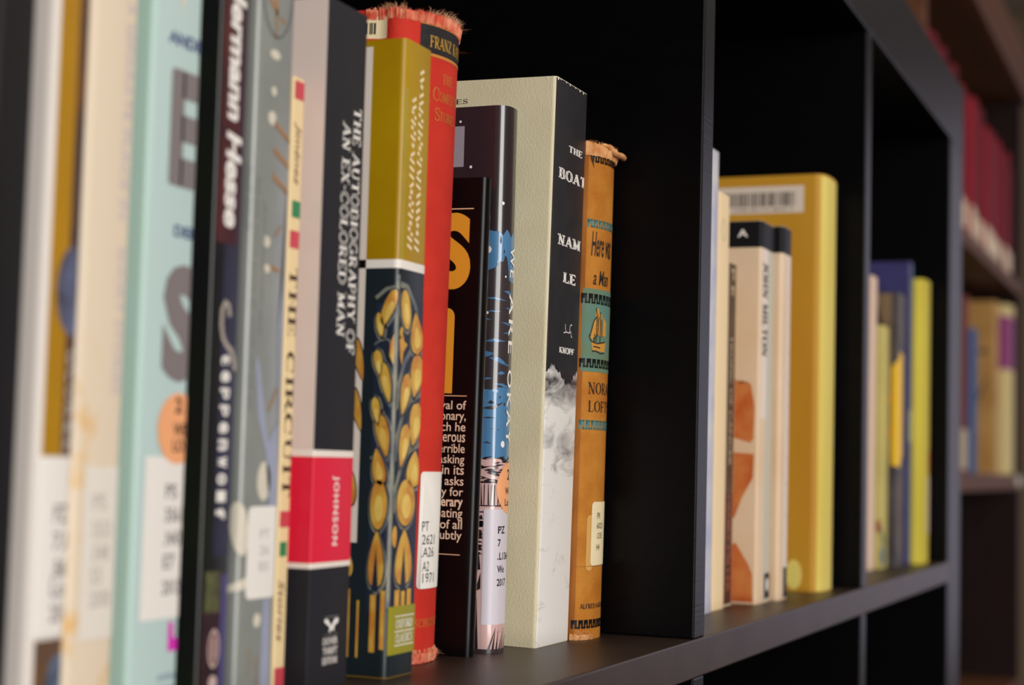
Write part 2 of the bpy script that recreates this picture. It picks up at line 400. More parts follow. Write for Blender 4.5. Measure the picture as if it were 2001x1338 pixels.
# -- b2: cream with watercolour
def watercolour():
    m = mat('cream_watercolour_cover', (228,210,186), .5, .35)
    nt = m.node_tree; b = nt.nodes['Principled BSDF']
    tc = nt.nodes.new('ShaderNodeTexCoord'); sx = nt.nodes.new('ShaderNodeSeparateXYZ')
    n = nt.nodes.new('ShaderNodeTexNoise'); n.inputs['Scale'].default_value = 75; n.inputs['Detail'].default_value = 3
    r = nt.nodes.new('ShaderNodeValToRGB'); r.color_ramp.elements[0].position = .52; r.color_ramp.elements[1].position = .64
    g = nt.nodes.new('ShaderNodeMapRange'); g.inputs['From Min'].default_value = .075; g.inputs['From Max'].default_value = .10
    g.inputs['To Min'].default_value = 1; g.inputs['To Max'].default_value = 0
    mu = nt.nodes.new('ShaderNodeMath'); mu.operation = 'MULTIPLY'
    mx = nt.nodes.new('ShaderNodeMix'); mx.data_type = 'RGBA'
    mx.inputs[6].default_value = lin((228,210,186))+(1,); mx.inputs[7].default_value = lin((226,182,118))+(1,)
    L = nt.links.new
    L(tc.outputs['Object'], n.inputs['Vector']); L(n.outputs['Fac'], r.inputs[0]); L(tc.outputs['Object'], sx.inputs[0]); L(sx.outputs['Z'], g.inputs['Value'])
    L(r.outputs[0], mu.inputs[0]); L(g.outputs[0], mu.inputs[1]); L(mu.outputs[0], mx.inputs[0]); L(mx.outputs[2], b.inputs['Base Color'])
    return m
b2 = Book('book', 'cream book with pale orange watercolour blotches, beside the mustard spine', 32.7, 34.55, 5.4, 20.8, watercolour(), r=.2)
b2.pr('spine_lettering', merge(fit(sans('A SEPARATE PLACE IN', .0), 1.28, 18.0, 5.4, .30, 'v'), fit(sans('SHORT STORIES', 0), 1.3, 11.9, 3.6, .28, 'v')), mat('lavender_ink', (196,182,196), .6), 2)
lb = b2.pr('call_number_label', polys(rect(.36,1.85,2.45,6.55)), mat('warm_white_label_paper', (232,224,214), .6), 3, label='white call number label')
b2.pr('label_text', merge(*[fit(sans(tx, .01), .72, z, wd, .4) for tx, z, wd in (('PS',5.5,.5),('3553',4.85,.75),('.E48',4.3,.7),('S5',3.75,.45),('2008',3.2,.8))]), mat('faded_grey_ink', (190,180,174), .7), 4, lb)

# -- b3: teal
TEAL = mat('pale_teal_cover', (186,208,206), .4, .45)
b3 = Book('book', 'pale teal book with big grey letters and an orange round sticker', 35.3, 37.5, 5.5, 21.8, TEAL, r=.16)
b3.pr('near_cover_print', polys(rect(-13,.05,.02,21.75)), mat('grey_green_teal_print', (172,200,190), .4, .45), 1)
NAVY = mat('navy_ink', (56,66,122), .5)
BIGG = mat('warm_grey_ink', (126,116,116), .5)
b3.pr('peach_shape', polys([(.55,21.7),(1.9,21.7),(1.2,18.35)]), mat('peach_ink', (232,208,186), .5), 2)
b3.pr('author_lettering', fit(sans('ANDER', .03), .62, 17.45, 1.9, .34), NAVY, 2)
# big block capitals
def blockE(s, z, wd, ht): return polys(rrect(s,s+wd*.36,z,z+ht,.12), rect(s+wd*.3,s+wd,z,z+ht*.25), rect(s+wd*.3,s+wd*.9,z+ht*.39,z+ht*.62), rect(s+wd*.3,s+wd,z+ht*.76,z+ht))
b3.pr('title_lettering', merge(blockE(.84,13.8,1.7,3.05), fit(sans('S', .06), .84, 8.75, 1.7, 3.05)), BIGG, 2)
b3.pr('author_lettering', fit(sans('DEL', .03), 1.2, 12.5, 1.0, .3), NAVY, 2)
st = b3.pr('round_sticker', polys(ell(1.72,7.55,.92,.92)), ORANGEST, 4, label='orange round sticker')
b3.pr('sticker_text', merge(fit(sans('2', .03), 1.55, 7.95, .3, .4), fit(sans('WE', .02), 1.5, 7.35, .6, .34), fit(sans('LO', .02), 1.5, 6.95, .5, .32)), INK, 5, st)
lb = b3.pr('call_number_label', polys(rect(.34,2.2,2.7,6.82)), WHITEP, 3, label='white call number label')
b3.pr('label_text', merge(*[fit(sans(tx, .02), 1.28, z, wd, .38) for tx, z, wd in (('PS',5.75,.5),('3561',5.15,.8),('.N43',4.55,.75),('E7',3.95,.5),('2015',3.3,.8))]), GREYINK, 4, lb)
b3.pr('magenta_mark', polys([(1.65,2.6),(1.85,2.6),(1.88,2.2),(2.1,2.15),(2.1,1.85),(1.65,1.85)]), mat('magenta_ink', (214,40,180), .5), 2)
b3.pr('imprint_lettering', merge(fit(sans('anchor', 0), 1.25, 1.15, .85, .2), fit(sans('books', 0), 1.45, .85, .6, .18)), mat('dim_navy_ink', (110,124,150), .5), 2)

# -- b4: black and maroon, Hermann Hesse
b4 = Book('book', 'black paperback with Hermann Hesse in white down its maroon spine', 38.25, 39.65, 5.4, 20.0, mat('black_gloss_cover', (16,15,20), .35, .5, rgb2=(22,26,16), var=.5, vscale=30), r=.1)
b4.pr('spine_panel', polys(rect(.08,1.02,12.6,19.98)), mat('maroon_print', (86,32,30), .4, .35, rgb2=(58,20,26), var=.5, vscale=60), 1)
b4.pr('spine_panel', polys(rect(1.02,1.4,12.6,19.98)), mat('dark_plum_print', (52,24,40), .4, .45), 1)
b4.pr('spine_panel', polys(rect(.5,1.4,4.2,12.6)), mat('dark_navy_print', (36,36,66), .4, .45, rgb2=(24,22,34), var=.5, vscale=50), 1)
b4.pr('spine_picture', polys(rect(.2,.95,2.7,3.8)), mat('olive_art_print', (94,102,58), .4, .45, rgb2=(60,36,34), var=.5, vscale=160), 2)
b4.pr('spine_picture', polys(rect(.12,.98,.1,2.75)), mat('dark_red_art_print', (60,28,34), .4, .45, rgb2=(36,20,26), var=.5, vscale=120), 1)
b4.pr('spine_picture', polys(rect(.98,1.4,.6,3.7)), mat('violet_art_print', (72,66,112), .4, .45), 2)
b4.pr('author_lettering', fit(sans('Hermann Hesse', .04, .15), .42, 20.0, 6.95, .74, 'v'), PALEINK, 3)
# swash capital and spaced letters of the title
sw = []
pts = [(.55,11.0),(.75,11.15),(.9,10.9),(.8,10.45),(.55,10.3),(.45,10.6),(.5,10.2),(.7,9.95),(.98,9.8),(1.2,9.5),(1.22,9.25)]
Vs, Fs = [], []
stroke_poly([(.9,10.65),(.82,10.95),(.66,11.02),(.52,10.8),(.5,10.4),(.6,10.05),(.8,9.85),(1.05,9.72),(1.2,9.45),(1.22,9.2)], .16, Vs, Fs)
b4.pr('title_initial', (Vs, Fs), mat('silver_grey_ink', (168,158,148), .5), 3)
TITLE = merge(*[fit(sans(ch, .04), .58, 9.62-.46*i, .30, .44, 'v') for i, ch in enumerate('teppenwolf')])
b4.pr('title_lettering', TITLE, PALEINK, 3)
em = b4.pr('imprint_emblem', merge(polys(*[q for q in [ell(.72,1.75,.27,.52)]])), mat('pink_grey_ink', (196,170,164), .5), 3)
b4.pr('imprint_emblem_center', merge(polys(ell(.72,1.75,.19,.42))), mat('maroon_emblem_print', (104,50,52), .5), 4, em)
b4.pr('imprint_emblem_bars', merge(polys(rect(.62,.68,1.45,2.0),rect(.74,.8,1.5,2.05))), mat('pink_grey_ink', (196,170,164), .5), 5, em)
b4.pr('imprint_lettering', polys(ell(.72,.85,.2,.2,12)), mat('pink_grey_ink', (196,170,164), .5), 3)

# -- b5: grey, plastic-wrapped
GREYC = mat('grey_art_cover', (142,144,138), .35, .5, rgb2=(128,132,128), var=.15, vscale=30, coat=.5, coat_rough=.2)
b5 = Book('book', 'grey plastic-wrapped book with a lilac wash and a small white spine label', 40.0, 42.0, 5.3, 22.0, GREYC, r=.22, t=.1)
Vs, Fs = [], []
stroke_poly(ell(.9,20.3,.85,1.55)+[(1.75,20.3)], .07, Vs, Fs)
b5.pr('drawn_ring', (Vs, Fs), mat('slate_ink', (92,98,102), .5), 2)
RUST = mat('rust_ink', (168,120,72), .5, rgb2=(150,112,84), var=.5, vscale=200)
b5.pr('rust_marks', merge(polys([(.15,19.95),(.4,20.0),(.95,19.5),(.9,19.35)], [(1.0,19.4),(1.35,19.35),(1.3,19.2)], [(.8,20.2),(.9,20.2),(.92,18.7),(.82,18.7)]),
   polys(*[[(.95,z+.1),(1.85,z-.3),(1.85,z-.45),(.95,z-.08)] for z in (16.3,15.55,14.8)]),
   polys([(1.0,12.3),(1.5,12.2),(1.5,12.1),(1.0,12.15)],[(1.2,8.3),(1.6,8.9),(1.6,8.75),(1.2,8.1)],[(1.2,13.2),(1.5,13.5),(1.5,13.4),(1.2,13.05)])), RUST, 2)
LILAC = mat('lilac_wash', (158,162,184), .4, .45, rgb2=(146,152,170), var=.4, vscale=50)
b5.pr('lilac_shape', polys([(.35,9.75),(.62,9.4),(1.2,7.3),(1.75,7.9),(1.85,6.3),(1.8,4.2),(1.55,3.0),(1.35,5.6),(1.1,7.0),(.6,8.0)]), LILAC, 2)
b5.pr('lilac_shape', polys([(1.75,14.5),(1.95,14.4),(1.98,7.0),(1.8,6.4),(1.55,10.6),(1.7,12.0)]), LILAC, 2)
b5.pr('lilac_shape', polys([(1.2,2.9),(1.55,2.9),(1.75,0.2),(1.2,.2)]), LILAC, 2)
WASHW = mat('cream_wash', (214,206,188), .45, .4)
for q in (ell(.85,18.25,.28,.14,12), ell(.8,16.42,.22,.2,12), ell(.85,17.2,.14,.14,12), ell(.75,12.9,.18,.16,12), ell(.82,12.15,.16,.13,12), ell(1.05,6.2,.36,.55,16), ell(.0,4.9,.3,.75,16,10), [(-.3,3.35),(.35,3.6),(.45,3.3),(-.3,3.15)], ell(.95,2.35,.2,.2,12)): b5.pr('cream_blot', polys(q), WASHW, 2)
HAND = mat('grey_handwriting_ink', (114,116,112), .6)
rng = random.Random(3)
def scrawl(s, z0, z1, wd):
    V, F = [], []
    z = z0
    while z > z1:
        n = rng.randint(3, 7); pts = []
        for k in range(n*2): pts.append((s+(wd if k % 2 else 0)*rng.uniform(.5,1.1), z)); z -= rng.uniform(.04,.09)
        stroke_poly(pts, .035, V, F); z -= .12
    return V, F
b5.pr('handwriting', merge(scrawl(.1,14.6,8.0,.22), scrawl(.5,14.0,10.6,.2), scrawl(-.22,15.0,13.8,.2)), HAND, 2)
b5.pr('gold_scribble', merge(scrawl(.5,1.6,.9,.25), scrawl(.9,1.3,.8,.25)), RUST, 2)
lb = b5.pr('spine_label', polys(rrect(.28,1.88,2.95,5.5,.2)), WHITEP, 3, label='white rounded spine label')
b5.pr('label_text', merge(*[fit(sans(tx, .0), .95, z, .5, .26) for tx, z in (('PT',4.6),('26',4.15),('B5',3.7))]), mat('light_grey_ink', (186,180,178), .7), 4, lb)

# -- b6: thin paperback, The Circuit
b6 = Book('book', 'thin cream paperback with red and green squares reading THE CIRCUIT', 43.2, 43.85, 6.0, 18.2, mat('cream_card_cover', (236,210,162), .5, .4), r=.06, depth=12)
RED6 = mat('rose_red_ink', (206,70,84), .5); GRN6 = mat('green_ink', (40,132,84), .5)
for a, b in ((17.55,18.1),(13.08,13.6),(4.83,5.3),(0,.75)): b6.pr('red_square', polys(rect(.05,.64,a,b)), RED6, 2)
for q in (rect(.12,.6,14.0,14.5), rect(.1,.5,3.98,4.4)): b6.pr('green_square', polys(q), GRN6, 2)
b6.pr('author_lettering', fit(sans('Jiménez', .0, .3), .08, 16.85, 1.9, .42, 'v'), mat('brown_ink', (122,88,64), .6), 2)
b6.pr('title_lettering', fit(serif('THE CIRCUIT', .16, .06), .1, 12.5, 6.8, .46, 'v'), mat('dark_brown_ink', (70,44,36), .6), 2)
b6.pr('subtitle_lettering', fit(sans('Stories', .0, .3), .1, 3.3, 1.8, .34, 'v'), mat('brown_ink', (122,88,64), .6), 2)

# -- b7: black spine, cream cover, red block
b7 = Book('book', 'black-spined paperback with a red block, The Autobiography of an Ex-Colored Man', 44.2, 46.7, 5.45, 20.85, mat('charcoal_cover', (37,36,41), .55, .2), r=.05)
b7.pr('cream_cover_panel', polys(rect(-13,-.02,6.98,20.83)), mat('pinkish_cream_print', (226,206,196), .5, .35, rgb2=(218,200,192), var=.1, vscale=20, vstretch=(1,1,.1)), 1)
for q in (rect(-13,2.5,6.92,7.12), rect(-13,2.5,3.6,3.76)): b7.pr('cream_band', polys(q), mat('cream_print', (236,224,214), .5), 2)
b7.pr('red_block', polys(rect(-13,2.5,3.76,6.92)), mat('crimson_print', (222,30,60), .45, .35), 1)
b7.pr('title_lettering', merge(fit(serif('THE AUTOBIOGRAPHY OF', .2, .1), 1.72, 17.8, 7.7, .56, 'v'), fit(serif('AN EX-COLORED MAN', .2, .1), 1.06, 17.25, 6.65, .56, 'v')), PALEINK, 2)
b7.pr('author_lettering', fit(sans('JOHNSON', .02, 0, 1.2), 1.17, 6.35, 2.1, .42, 'v'), PALEINK, 2)
wing = [(.92,2.04),(1.12,2.06),(1.3,1.9),(1.36,1.82),(1.44,1.9),(1.6,2.05),(1.82,2.04),(1.78,1.9),(1.62,1.86),(1.54,1.76),(1.58,1.66),(1.42,1.72),(1.34,1.66),(1.22,1.64),(1.2,1.72),(1.28,1.78),(1.16,1.86),(.98,1.94)]
lg = b7.pr('publisher_emblem', polys(wing), PALEINK, 3, label='white bird-shaped publisher emblem')
b7.pr('emblem_frame', polys(rect(.95,1.82,2.1,2.12), rect(.95,1.82,1.56,1.575)), mat('mid_grey_ink', (140,134,132), .6), 2, lg)
b7.pr('imprint_lettering', merge(fit(sans('DOVER', .05), .9, 1.27, .92, .22), fit(sans('THRIFT', .05), .9, .98, .92, .22), fit(sans('EDITIONS', .05), .9, .69, .92, .22)), mat('pale_grey_ink', (196,188,184), .6), 2)

# -- b8: mustard and gothic tracery
GMUST = mat('olive_mustard_cover', (178,142,6), .38, .4, rgb2=(164,124,4), var=.15, vscale=20)
b8 = Book('book', 'paperback with a mustard top, white band and gothic window tracery below', 48.2, 50.2, 4.85, 20.5, GMUST, r=.2, lean=.1)
b8.pr('dark_lower_panel', polys(rect(-13,1.98,.02,13.03)), mat('dark_teal_black_print', (28,37,42), .35, .45), 1)
b8.pr('white_band', polys(rect(-13,1.98,13.02,13.3)), mat('white_print', (236,228,220), .45), 2)
b8.pr('white_blurb_panel', polys(rect(-12.9,-1.14,4.22,20.28)), mat('off_white_print', (230,216,204), .5), 2)
PANE = mat('amber_window_print', (216,176,72), .4, .4, rgb2=(196,128,52), var=.45, vscale=130)
LEAD = mat('blue_black_tracery_print', (34,42,60), .4, .4)
STONE = mat('grey_stone_print', (132,132,116), .45, .4, rgb2=(86,94,104), var=.4, vscale=120)
def drop(cs, cz, rs, rz, tilt=0, flip=1):
    """pointed teardrop light, its tip up (flip 1) or down (-1)"""
    t = math.radians(tilt); half = []
    for i in range(13):
        u = (i/12)**1.25 if i < 12 else 1.0
        half.append((rs*2.4*u**.9*math.sqrt(max(0,1-u)), rz*(1-2*u)*flip))
    pts = [(x, y) for x, y in half] + [(-x, y) for x, y in half[-2:0:-1]]
    return [(cs+x*math.cos(t)-y*math.sin(t), cz+x*math.sin(t)+y*math.cos(t)) for x, y in pts]
SHP = [('e',.50,11.72,.34,.66,14),('d',1.32,11.0,.46,.72,10,1),('d',1.42,9.62,.5,.74,-14,-1),('d',.62,9.0,.36,.72,-16,-1),('d',1.45,8.05,.5,.74,-14,-1),('d',.64,7.35,.38,.74,-16,-1),('d',1.42,6.6,.52,.62,-8,1),('e',.92,5.52,.66,.76,0),('d',.88,3.75,.62,.95,0,1),
       ('e',-.26,11.75,.20,.62,-20),('e',-.55,11.2,.14,.4,10),('d',-.56,9.95,.17,.46,10,-1),('d',-.28,9.35,.19,.68,12,-1),('d',-.58,8.4,.16,.5,10,-1),('d',-.32,7.65,.24,.72,12,-1),('d',-.44,6.65,.25,.62,10,1),('e',-.40,5.45,.30,.80,0),('d',-.42,3.7,.29,.95,0,1),
       ('d',-1.28,10.1,.18,.75,14,-1),('d',-1.3,8.5,.18,.75,14,-1),('d',-1.5,6.0,.3,.7,0,1),('d',-1.52,3.55,.3,.5,0,1)]
def shp(q, g, ds=0, dz=0, k=1.0):
    return ell(q[1]+ds,q[2]+dz,q[3]*k+g,q[4]*k+g*1.3,24,q[5]) if q[0] == 'e' else drop(q[1]+ds,q[2]+dz,q[3]*k+g,q[4]*k+g*1.5,q[5],q[6])
STONE2 = mat('pale_stone_print', (164,158,128), .45, .4, rgb2=(112,114,108), var=.5, vscale=140)
PANE2 = mat('bright_amber_print', (232,204,112), .4, .4, rgb2=(220,180,84), var=.5, vscale=120)
b8.pr('tracery_ground', polys(rect(-.74,-.02,2.1,11.9), rect(.04,1.98,2.1,12.1)), LEAD, 2)
ribs = []
def rib(pts, wd):
    V, F = [], []; stroke_poly(pts, wd, V, F); ribs.append((V, F))
for zc in (10.4, 8.75, 7.1):
    rib([(.08,zc-1.9),(.18,zc-1.1),(.55,zc-.35),(1.1,zc+.12),(1.95,zc+.35)], .2); rib([(-.06,zc-1.7),(-.12,zc-.9),(-.35,zc-.35),(-.74,zc-.15)], .1)
rib([(.1,12.5),(.6,12.45),(1.2,11.9),(1.7,10.9),(1.95,10.3)], .2); rib([(-.06,12.4),(-.35,12.35),(-.74,12.05)], .12)
rib([(-.06,10.3),(-.2,10.7),(-.45,10.75),(-.74,10.55)], .06)
b8.pr('tracery_stone', merge(polys(*[shp(q,.075,.015,-.05) for q in SHP if q[1] > -1]), polys(rect(-.05,.08,2.2,12.8)), *ribs), STONE, 3)
b8.pr('tracery_highlight', merge(polys(rect(-.015,.03,2.4,12.6)), *[(lambda V, F: (stroke_poly(p, .035, V, F), (V, F))[1])([], []) for p in [shp(q,.06,.015,-.05)[8:20] for q in SHP if q[1] > -1]]), STONE2, 4)
b8.pr('tracery_lines', polys(*[shp(q,.035) for q in SHP]), LEAD, 5)
b8.pr('window_panes', merge(polys(*[shp(q,-.01) for q in SHP]), polys([(.12,10.7),(.3,11.0),(.42,10.7),(.66,10.6),(.4,10.35),(.3,9.9),(.16,10.2)], ell(.22,10.95,.1,.2,12), [(-.16,10.6),(-.06,10.9),(-.05,9.9),(-.18,10.2)], ell(.2,4.45,.14,.35,12), rect(.32,.66,2.2,2.75), rect(.78,1.05,2.2,2.75), rect(1.2,1.5,2.2,2.75), rect(-.58,-.38,.8,2.6), rect(-.22,-.08,.9,2.75), rect(-1.75,-1.3,.6,2.75), rect(-1.05,-.97,.6,2.4))), PANE, 6)
b8.pr('pane_lights', polys(*[shp(q,0,.04 if q[1] > 0 else .02,-.12,.52) for q in SHP if q[1] > -1 and q[2] > 4]), PANE2, 7)
b8.pr('crease_wear_highlight', polys(rect(.06,.2,13.3,18.9)), mat('worn_highlight_olive_print', (164,148,62), .5, .35, var=.15, vscale=40), 1)  # worn crease, with its highlight painted in as a paler olive strip
b8.pr('tracery_spikes', polys([(.66,2.7),(1.1,2.7),(.88,4.1)], [(-.54,2.7),(-.3,2.7),(-.42,4.1)]), LEAD, 8)
sl = b8.pr('publisher_panel', polys(rect(.02,1.9,.72,2.24)), mat('olive_green_print', (150,142,36), .4), 9)
b8.pr('publisher_lettering', merge(polys(rect(.35,1.72,1.9,1.93), rect(.35,1.72,1.42,1.45), rect(.35,1.72,.98,1.01)), fit(serif('OXFORD',.2,.1), .42, 1.52, 1.22, .3), fit(serif('CLASSICS',.2,.1), .42, 1.08, 1.22, .28)), PALEINK, 10, sl)
# foil title, worn to broken flecks (two lines running down)
rng = random.Random(11)
V, F = [], []
z = 19.7
while z > 13.75:
    for s0, start in ((.98, 19.7), (.46, 18.7)):
        if z > start: continue
        k = rng.random()
        if k < .42: stroke_poly([(s0,z),(s0+.34,z-.12)], .11, V, F)
        elif k < .62: stroke_poly([(s0+.34,z),(s0+.05,z-.16)], .11, V, F)
        elif k < .84:
            stroke_poly([(s0+.03,z+.05),(s0+.18,z-.02)], .13, V, F); stroke_poly([(s0+.22,z-.12),(s0+.38,z-.17)], .12, V, F)
        else: stroke_poly([(s0+.1,z-.02),(s0+.28,z-.08)], .15, V, F)
    z -= .255
b8.pr('foil_title', (V, F), mat('pale_foil', (236,214,170), .4), 2, label='worn pale foil lettering')

# ---- frayed cloth: loose threads and a ragged rim
def threads(bk, name, s0, s1, z, n, m, seed, up=1, ln=(.15,.5), out=.25, rad=.018):
    rng = random.Random(seed); bm = bmesh.new()
    for i in range(n):
        s = rng.uniform(s0, s1); l = rng.uniform(*ln)
        a = Vector(bk.map(s, z, rng.uniform(-.12,.03)))
        o = Vector(bk.map(s, z, out*rng.uniform(-.6,1.4)))-Vector(bk.map(s, z, 0))
        side = Vector((rng.uniform(-.25,.25), 0, 0))*l/100
        prev = None
        for k in range(5):
            u = k/4; c = a + o*u*u + side*u + Vector((rng.uniform(-.03,.03), rng.uniform(-.03,.03), 0))/100*(k > 0) + Vector((0,0,up*l/100*(u-.35*u*u)))
            r = rad*(1-.6*u)/100
            ring = [bm.verts.new(c+Vector((r*math.cos(q), r*math.sin(q), 0))) for q in (0, 2.1, 4.2)]
            if prev:
                for q in range(3): bm.faces.new((prev[q], prev[(q+1)%3], ring[(q+1)%3], ring[q]))
            prev = ring
    return mobj(name, bm, m, bk.root)
def ragged_rim(bk, name, s0, s1, z, m, seed, h=.22, thick=.1, n=60, off=0.0, wave=.6):
    """lumpy torn strip of cloth along the head or tail of the spine"""
    rng = random.Random(seed); bm = bmesh.new(); prev = None
    hh = h
    for i in range(n+1):
        s = s0+(s1-s0)*i/n
        hh = max(.04, .6*hh+.4*h*rng.uniform(1-wave, 1+wave)); th = thick*rng.uniform(.6,1.4); oo = off+rng.uniform(-.04,.05)
        prof = [(oo-th, z-.25), (oo+.02, z-.25), (oo+th*.6, z+hh*.3), (oo+th*.5, z+hh*.8), (oo-th*.2, z+hh), (oo-th, z+hh*.6)]
        ring = [bm.verts.new(bk.map(s, q[1]+rng.uniform(-.02,.02), q[0])) for q in prof]
        if prev:
            for q in range(6): bm.faces.new((prev[q], prev[(q+1)%6], ring[(q+1)%6], ring[q]))
        else: bm.faces.new(ring)
        prev = ring
    bm.faces.new(prev)
    return mobj(name, bm, m, bk.root, 60)

# -- b9: red cloth, Kafka
REDC = mat('worn_red_cloth', (204,50,36), .75, .25, rgb2=(190,42,30), var=.3, vscale=60, bump=.5, bscale=900)
b9 = Book('book', 'tall red cloth book by Franz Kafka with a frayed spine head', 50.5, 54.95, 6.52, 22.2, REDC, hard=True, t=.25, r=.25, bulge=.9, joint=.12, depth=15, lean=.75)
bk9 = b9.pr('title_label', polys(rect(.78,4.3,20.86,21.82)), mat('black_label_leather', (26,23,28), .6, .4, bump=.4, bscale=500), 1, label='black spine label with gold author name')
b9.pr('label_rules', polys(rect(.76,4.32,21.82,21.87), rect(.76,4.32,20.76,20.86)), DULLGOLD, 2)
b9.pr('author_lettering', fit(serif('FRANZ KAFKA', .15, .07, .14), 1.2, 21.05, 2.6, .44), GOLD, 3, bk9)
b9.pr('title_lettering', merge(fit(serif('THE', .12, .06, .12), 1.92, 19.92, .72, .34), fit(serif('C', .12, .06), 1.44, 19.26, .3, .48), fit(serif('OMPLETE', .12, .06, .12), 1.76, 19.28, 1.5, .34), fit(serif('S', .12, .06), 1.58, 18.58, .25, .46), fit(serif('TORIES', .12, .06, .12), 1.85, 18.6, 1.2, .34)), DULLGOLD, 2)
b9.pr('publisher_lettering', fit(serif('SCHOCKEN', .13, .06, .12), 1.62, 1.24, 2.1, .3), DULLGOLD, 2)
PINKF = mat('frayed_pink_cloth', (226,150,120), .9, .1, rgb2=(204,84,62), var=.5, vscale=300)
ragged_rim(b9, 'frayed_head', -1.3, 4.5, 22.1, PINKF, 5, h=.13, thick=.11, n=190, wave=1.0)
TANF = mat('frayed_tan_thread', (222,176,138), .9, .1)
threads(b9, 'loose_threads', -1.2, 4.3, 22.18, 240, PINKF, 6, 1, (.05,.2), .1, .014)
threads(b9, 'loose_threads', 1.2, 3.9, 22.25, 90, TANF, 8, 1, (.12,.38), .22, .02)
threads(b9, 'loose_threads', 3.2, 3.9, 22.1, 22, TANF, 18, 1, (.1,.3), .35, .02)
threads(b9, 'loose_threads', 3.4, 3.9, 21.4, 8, PINKF, 9, 1, (.02,.1), .4)
threads(b9, 'loose_threads', -.9, .2, 22.2, 60, TANF, 19, 1, (.1,.34), .2, .02)
ragged_rim(b9, 'frayed_tail', .2, 4.4, .30, PINKF, 12, h=.08, thick=.08, n=120, off=.02, wave=.9)
threads(b9, 'loose_threads', .6, 4.0, .5, 140, TANF, 10, -1, (.2,.55), .25)
lb = b9.pr('barcode_label', polys(rect(-6.5,-.5,21.2,21.98)), CREAMP, 2, label='cream barcode label')
b9.pr('barcode', polys(*[rect(-.92-.09*i-(.03 if i%3 else 0),-.92-.09*i+(.045 if i%2 else .025),21.35,21.75) for i in range(1,40)]), INK, 3, lb)
lb = b9.pr('call_number_label', polys(rrect(1.6,3.4,2.55,6.52,.16)), WHITEP, 4, thick=.0002, label='white call number label, PT 2621 .A26 A2 1971')
b9.pr('label_text', merge(*[fit(sans(tx, .0), s, z, wd, .33) for tx, s, z, wd in (('PT',1.76,4.5,.4),('2621',1.79,4.05,.84),('.A26',1.78,3.62,.82),('A2',1.86,3.14,.42),('1971',1.9,2.75,.8))]), INK, 8, lb)

# -- b10: slim black book, blurb on its near cover
b10 = Book('book', 'slim glossy black book with a white blurb and large gold letters', 55.07, 55.65, 5.1, 17.1, mat('purplish_black_gloss_cover', (8,6,8), .3, .22), r=.15, bulge=.08, t=.12, depth=10.5, lean=.55)
GOLDP = mat('amber_gold_print', (218,152,40), .45)
# big condensed S, arch-shaped second letter, both partly behind the red book
b10.pr('title_lettering', fit(sans('S', .05, res=10), -1.85, 13.05, 1.42, 2.78), GOLDP, 1)
b10.pr('title_lettering', polys(arc(-1.25,12.05,.28,.32,0,90,5)+[(-1.9,12.37),(-1.9,9.3),(-.97,9.3)]), GOLDP, 1)
b10.pr('rules', polys(rect(-6,-.37,15.95,15.99), rect(-6,-.38,9.2,9.23), rect(-6,-.42,3.55,3.58)), mat('peach_rule_ink', (222,180,140), .5), 1)
blurb = ['yal of','onary,','ch he','terous','errible','asking','in its','asks','ly for','terary','nating','of all','subtly']
BL = []
for i, tx in enumerate(blurb):
    nch = len(tx); wd = {'yal of':1.02,'onary,':1.0,'ch he':.95,'terous':1.02,'errible':1.02,'asking':1.0,'in its':.86,'asks':.74,'ly for':.92,'terary':1.0,'nating':1.02,'of all':.86,'subtly':1.02}[tx]
    z = 8.72-i*.386
    top = .325 if any(c in tx for c in 'lfhbkt') else .235
    low = .09 if any(c in tx for c in 'ygp,') else 0
    BL.append(fit(sans(tx, .006 if tx != 'terary' else .022), -.385, z-low, wd, top+low, 'h', 'r'))
b10.pr('blurb_text', merge(*BL), mat('cream_ink', (232,206,178), .5), 1)
b10.pr('worn_edge', polys(rect(.36,.42,1.0,15.8)), mat('worn_tan_edge', (150,116,60), .7, var=.6, vscale=200), 2)

# -- b11: We Are Okay, plastic jacket
DARK11 = mat('plum_black_jacket', (50,42,48), .3, .5, rgb2=(42,30,34), var=.4, vscale=25, vstretch=(1,1,.15), coat=.8, coat_rough=.12)
b11 = Book('book', 'plastic-jacketed book with a dark blue sea picture, WE ARE OKAY down its spine', 56.6, 58.0, 4.9, 20.05, DARK11, r=.35, bulge=.12, t=.25, hard=True, depth=14)
BLUE = mat('sea_blue_print', (86,136,178), .32, .45, rgb2=(70,118,162), var=.3, vscale=40, vstretch=(1,1,.3), coat=.8, coat_rough=.12)
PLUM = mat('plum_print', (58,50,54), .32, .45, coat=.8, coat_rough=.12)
rng = random.Random(21)
E1 = 1.5
b11.pr('sea_print', polys(jag((-6,15.4),(E1,15.3),44,.16,rng)+[(E1,15.3)]+jag((E1,7.0),(-6,7.0),30,.1,rng)), BLUE, 1)
b11.pr('dark_water_print', polys(jag((-6,13.7),(-.2,13.8),20,.12,rng)+jag((-.2,13.95),(.35,14.5),5,.1,rng)+jag((.35,14.5),(.5,13.6),4,.1,rng)+jag((.5,13.6),(E1,13.5),6,.1,rng)+jag((E1,9.9),(-.1,9.5),10,.1,rng)+jag((-.1,9.5),(-6,8.9),14,.1,rng)), PLUM, 2)
streak = []
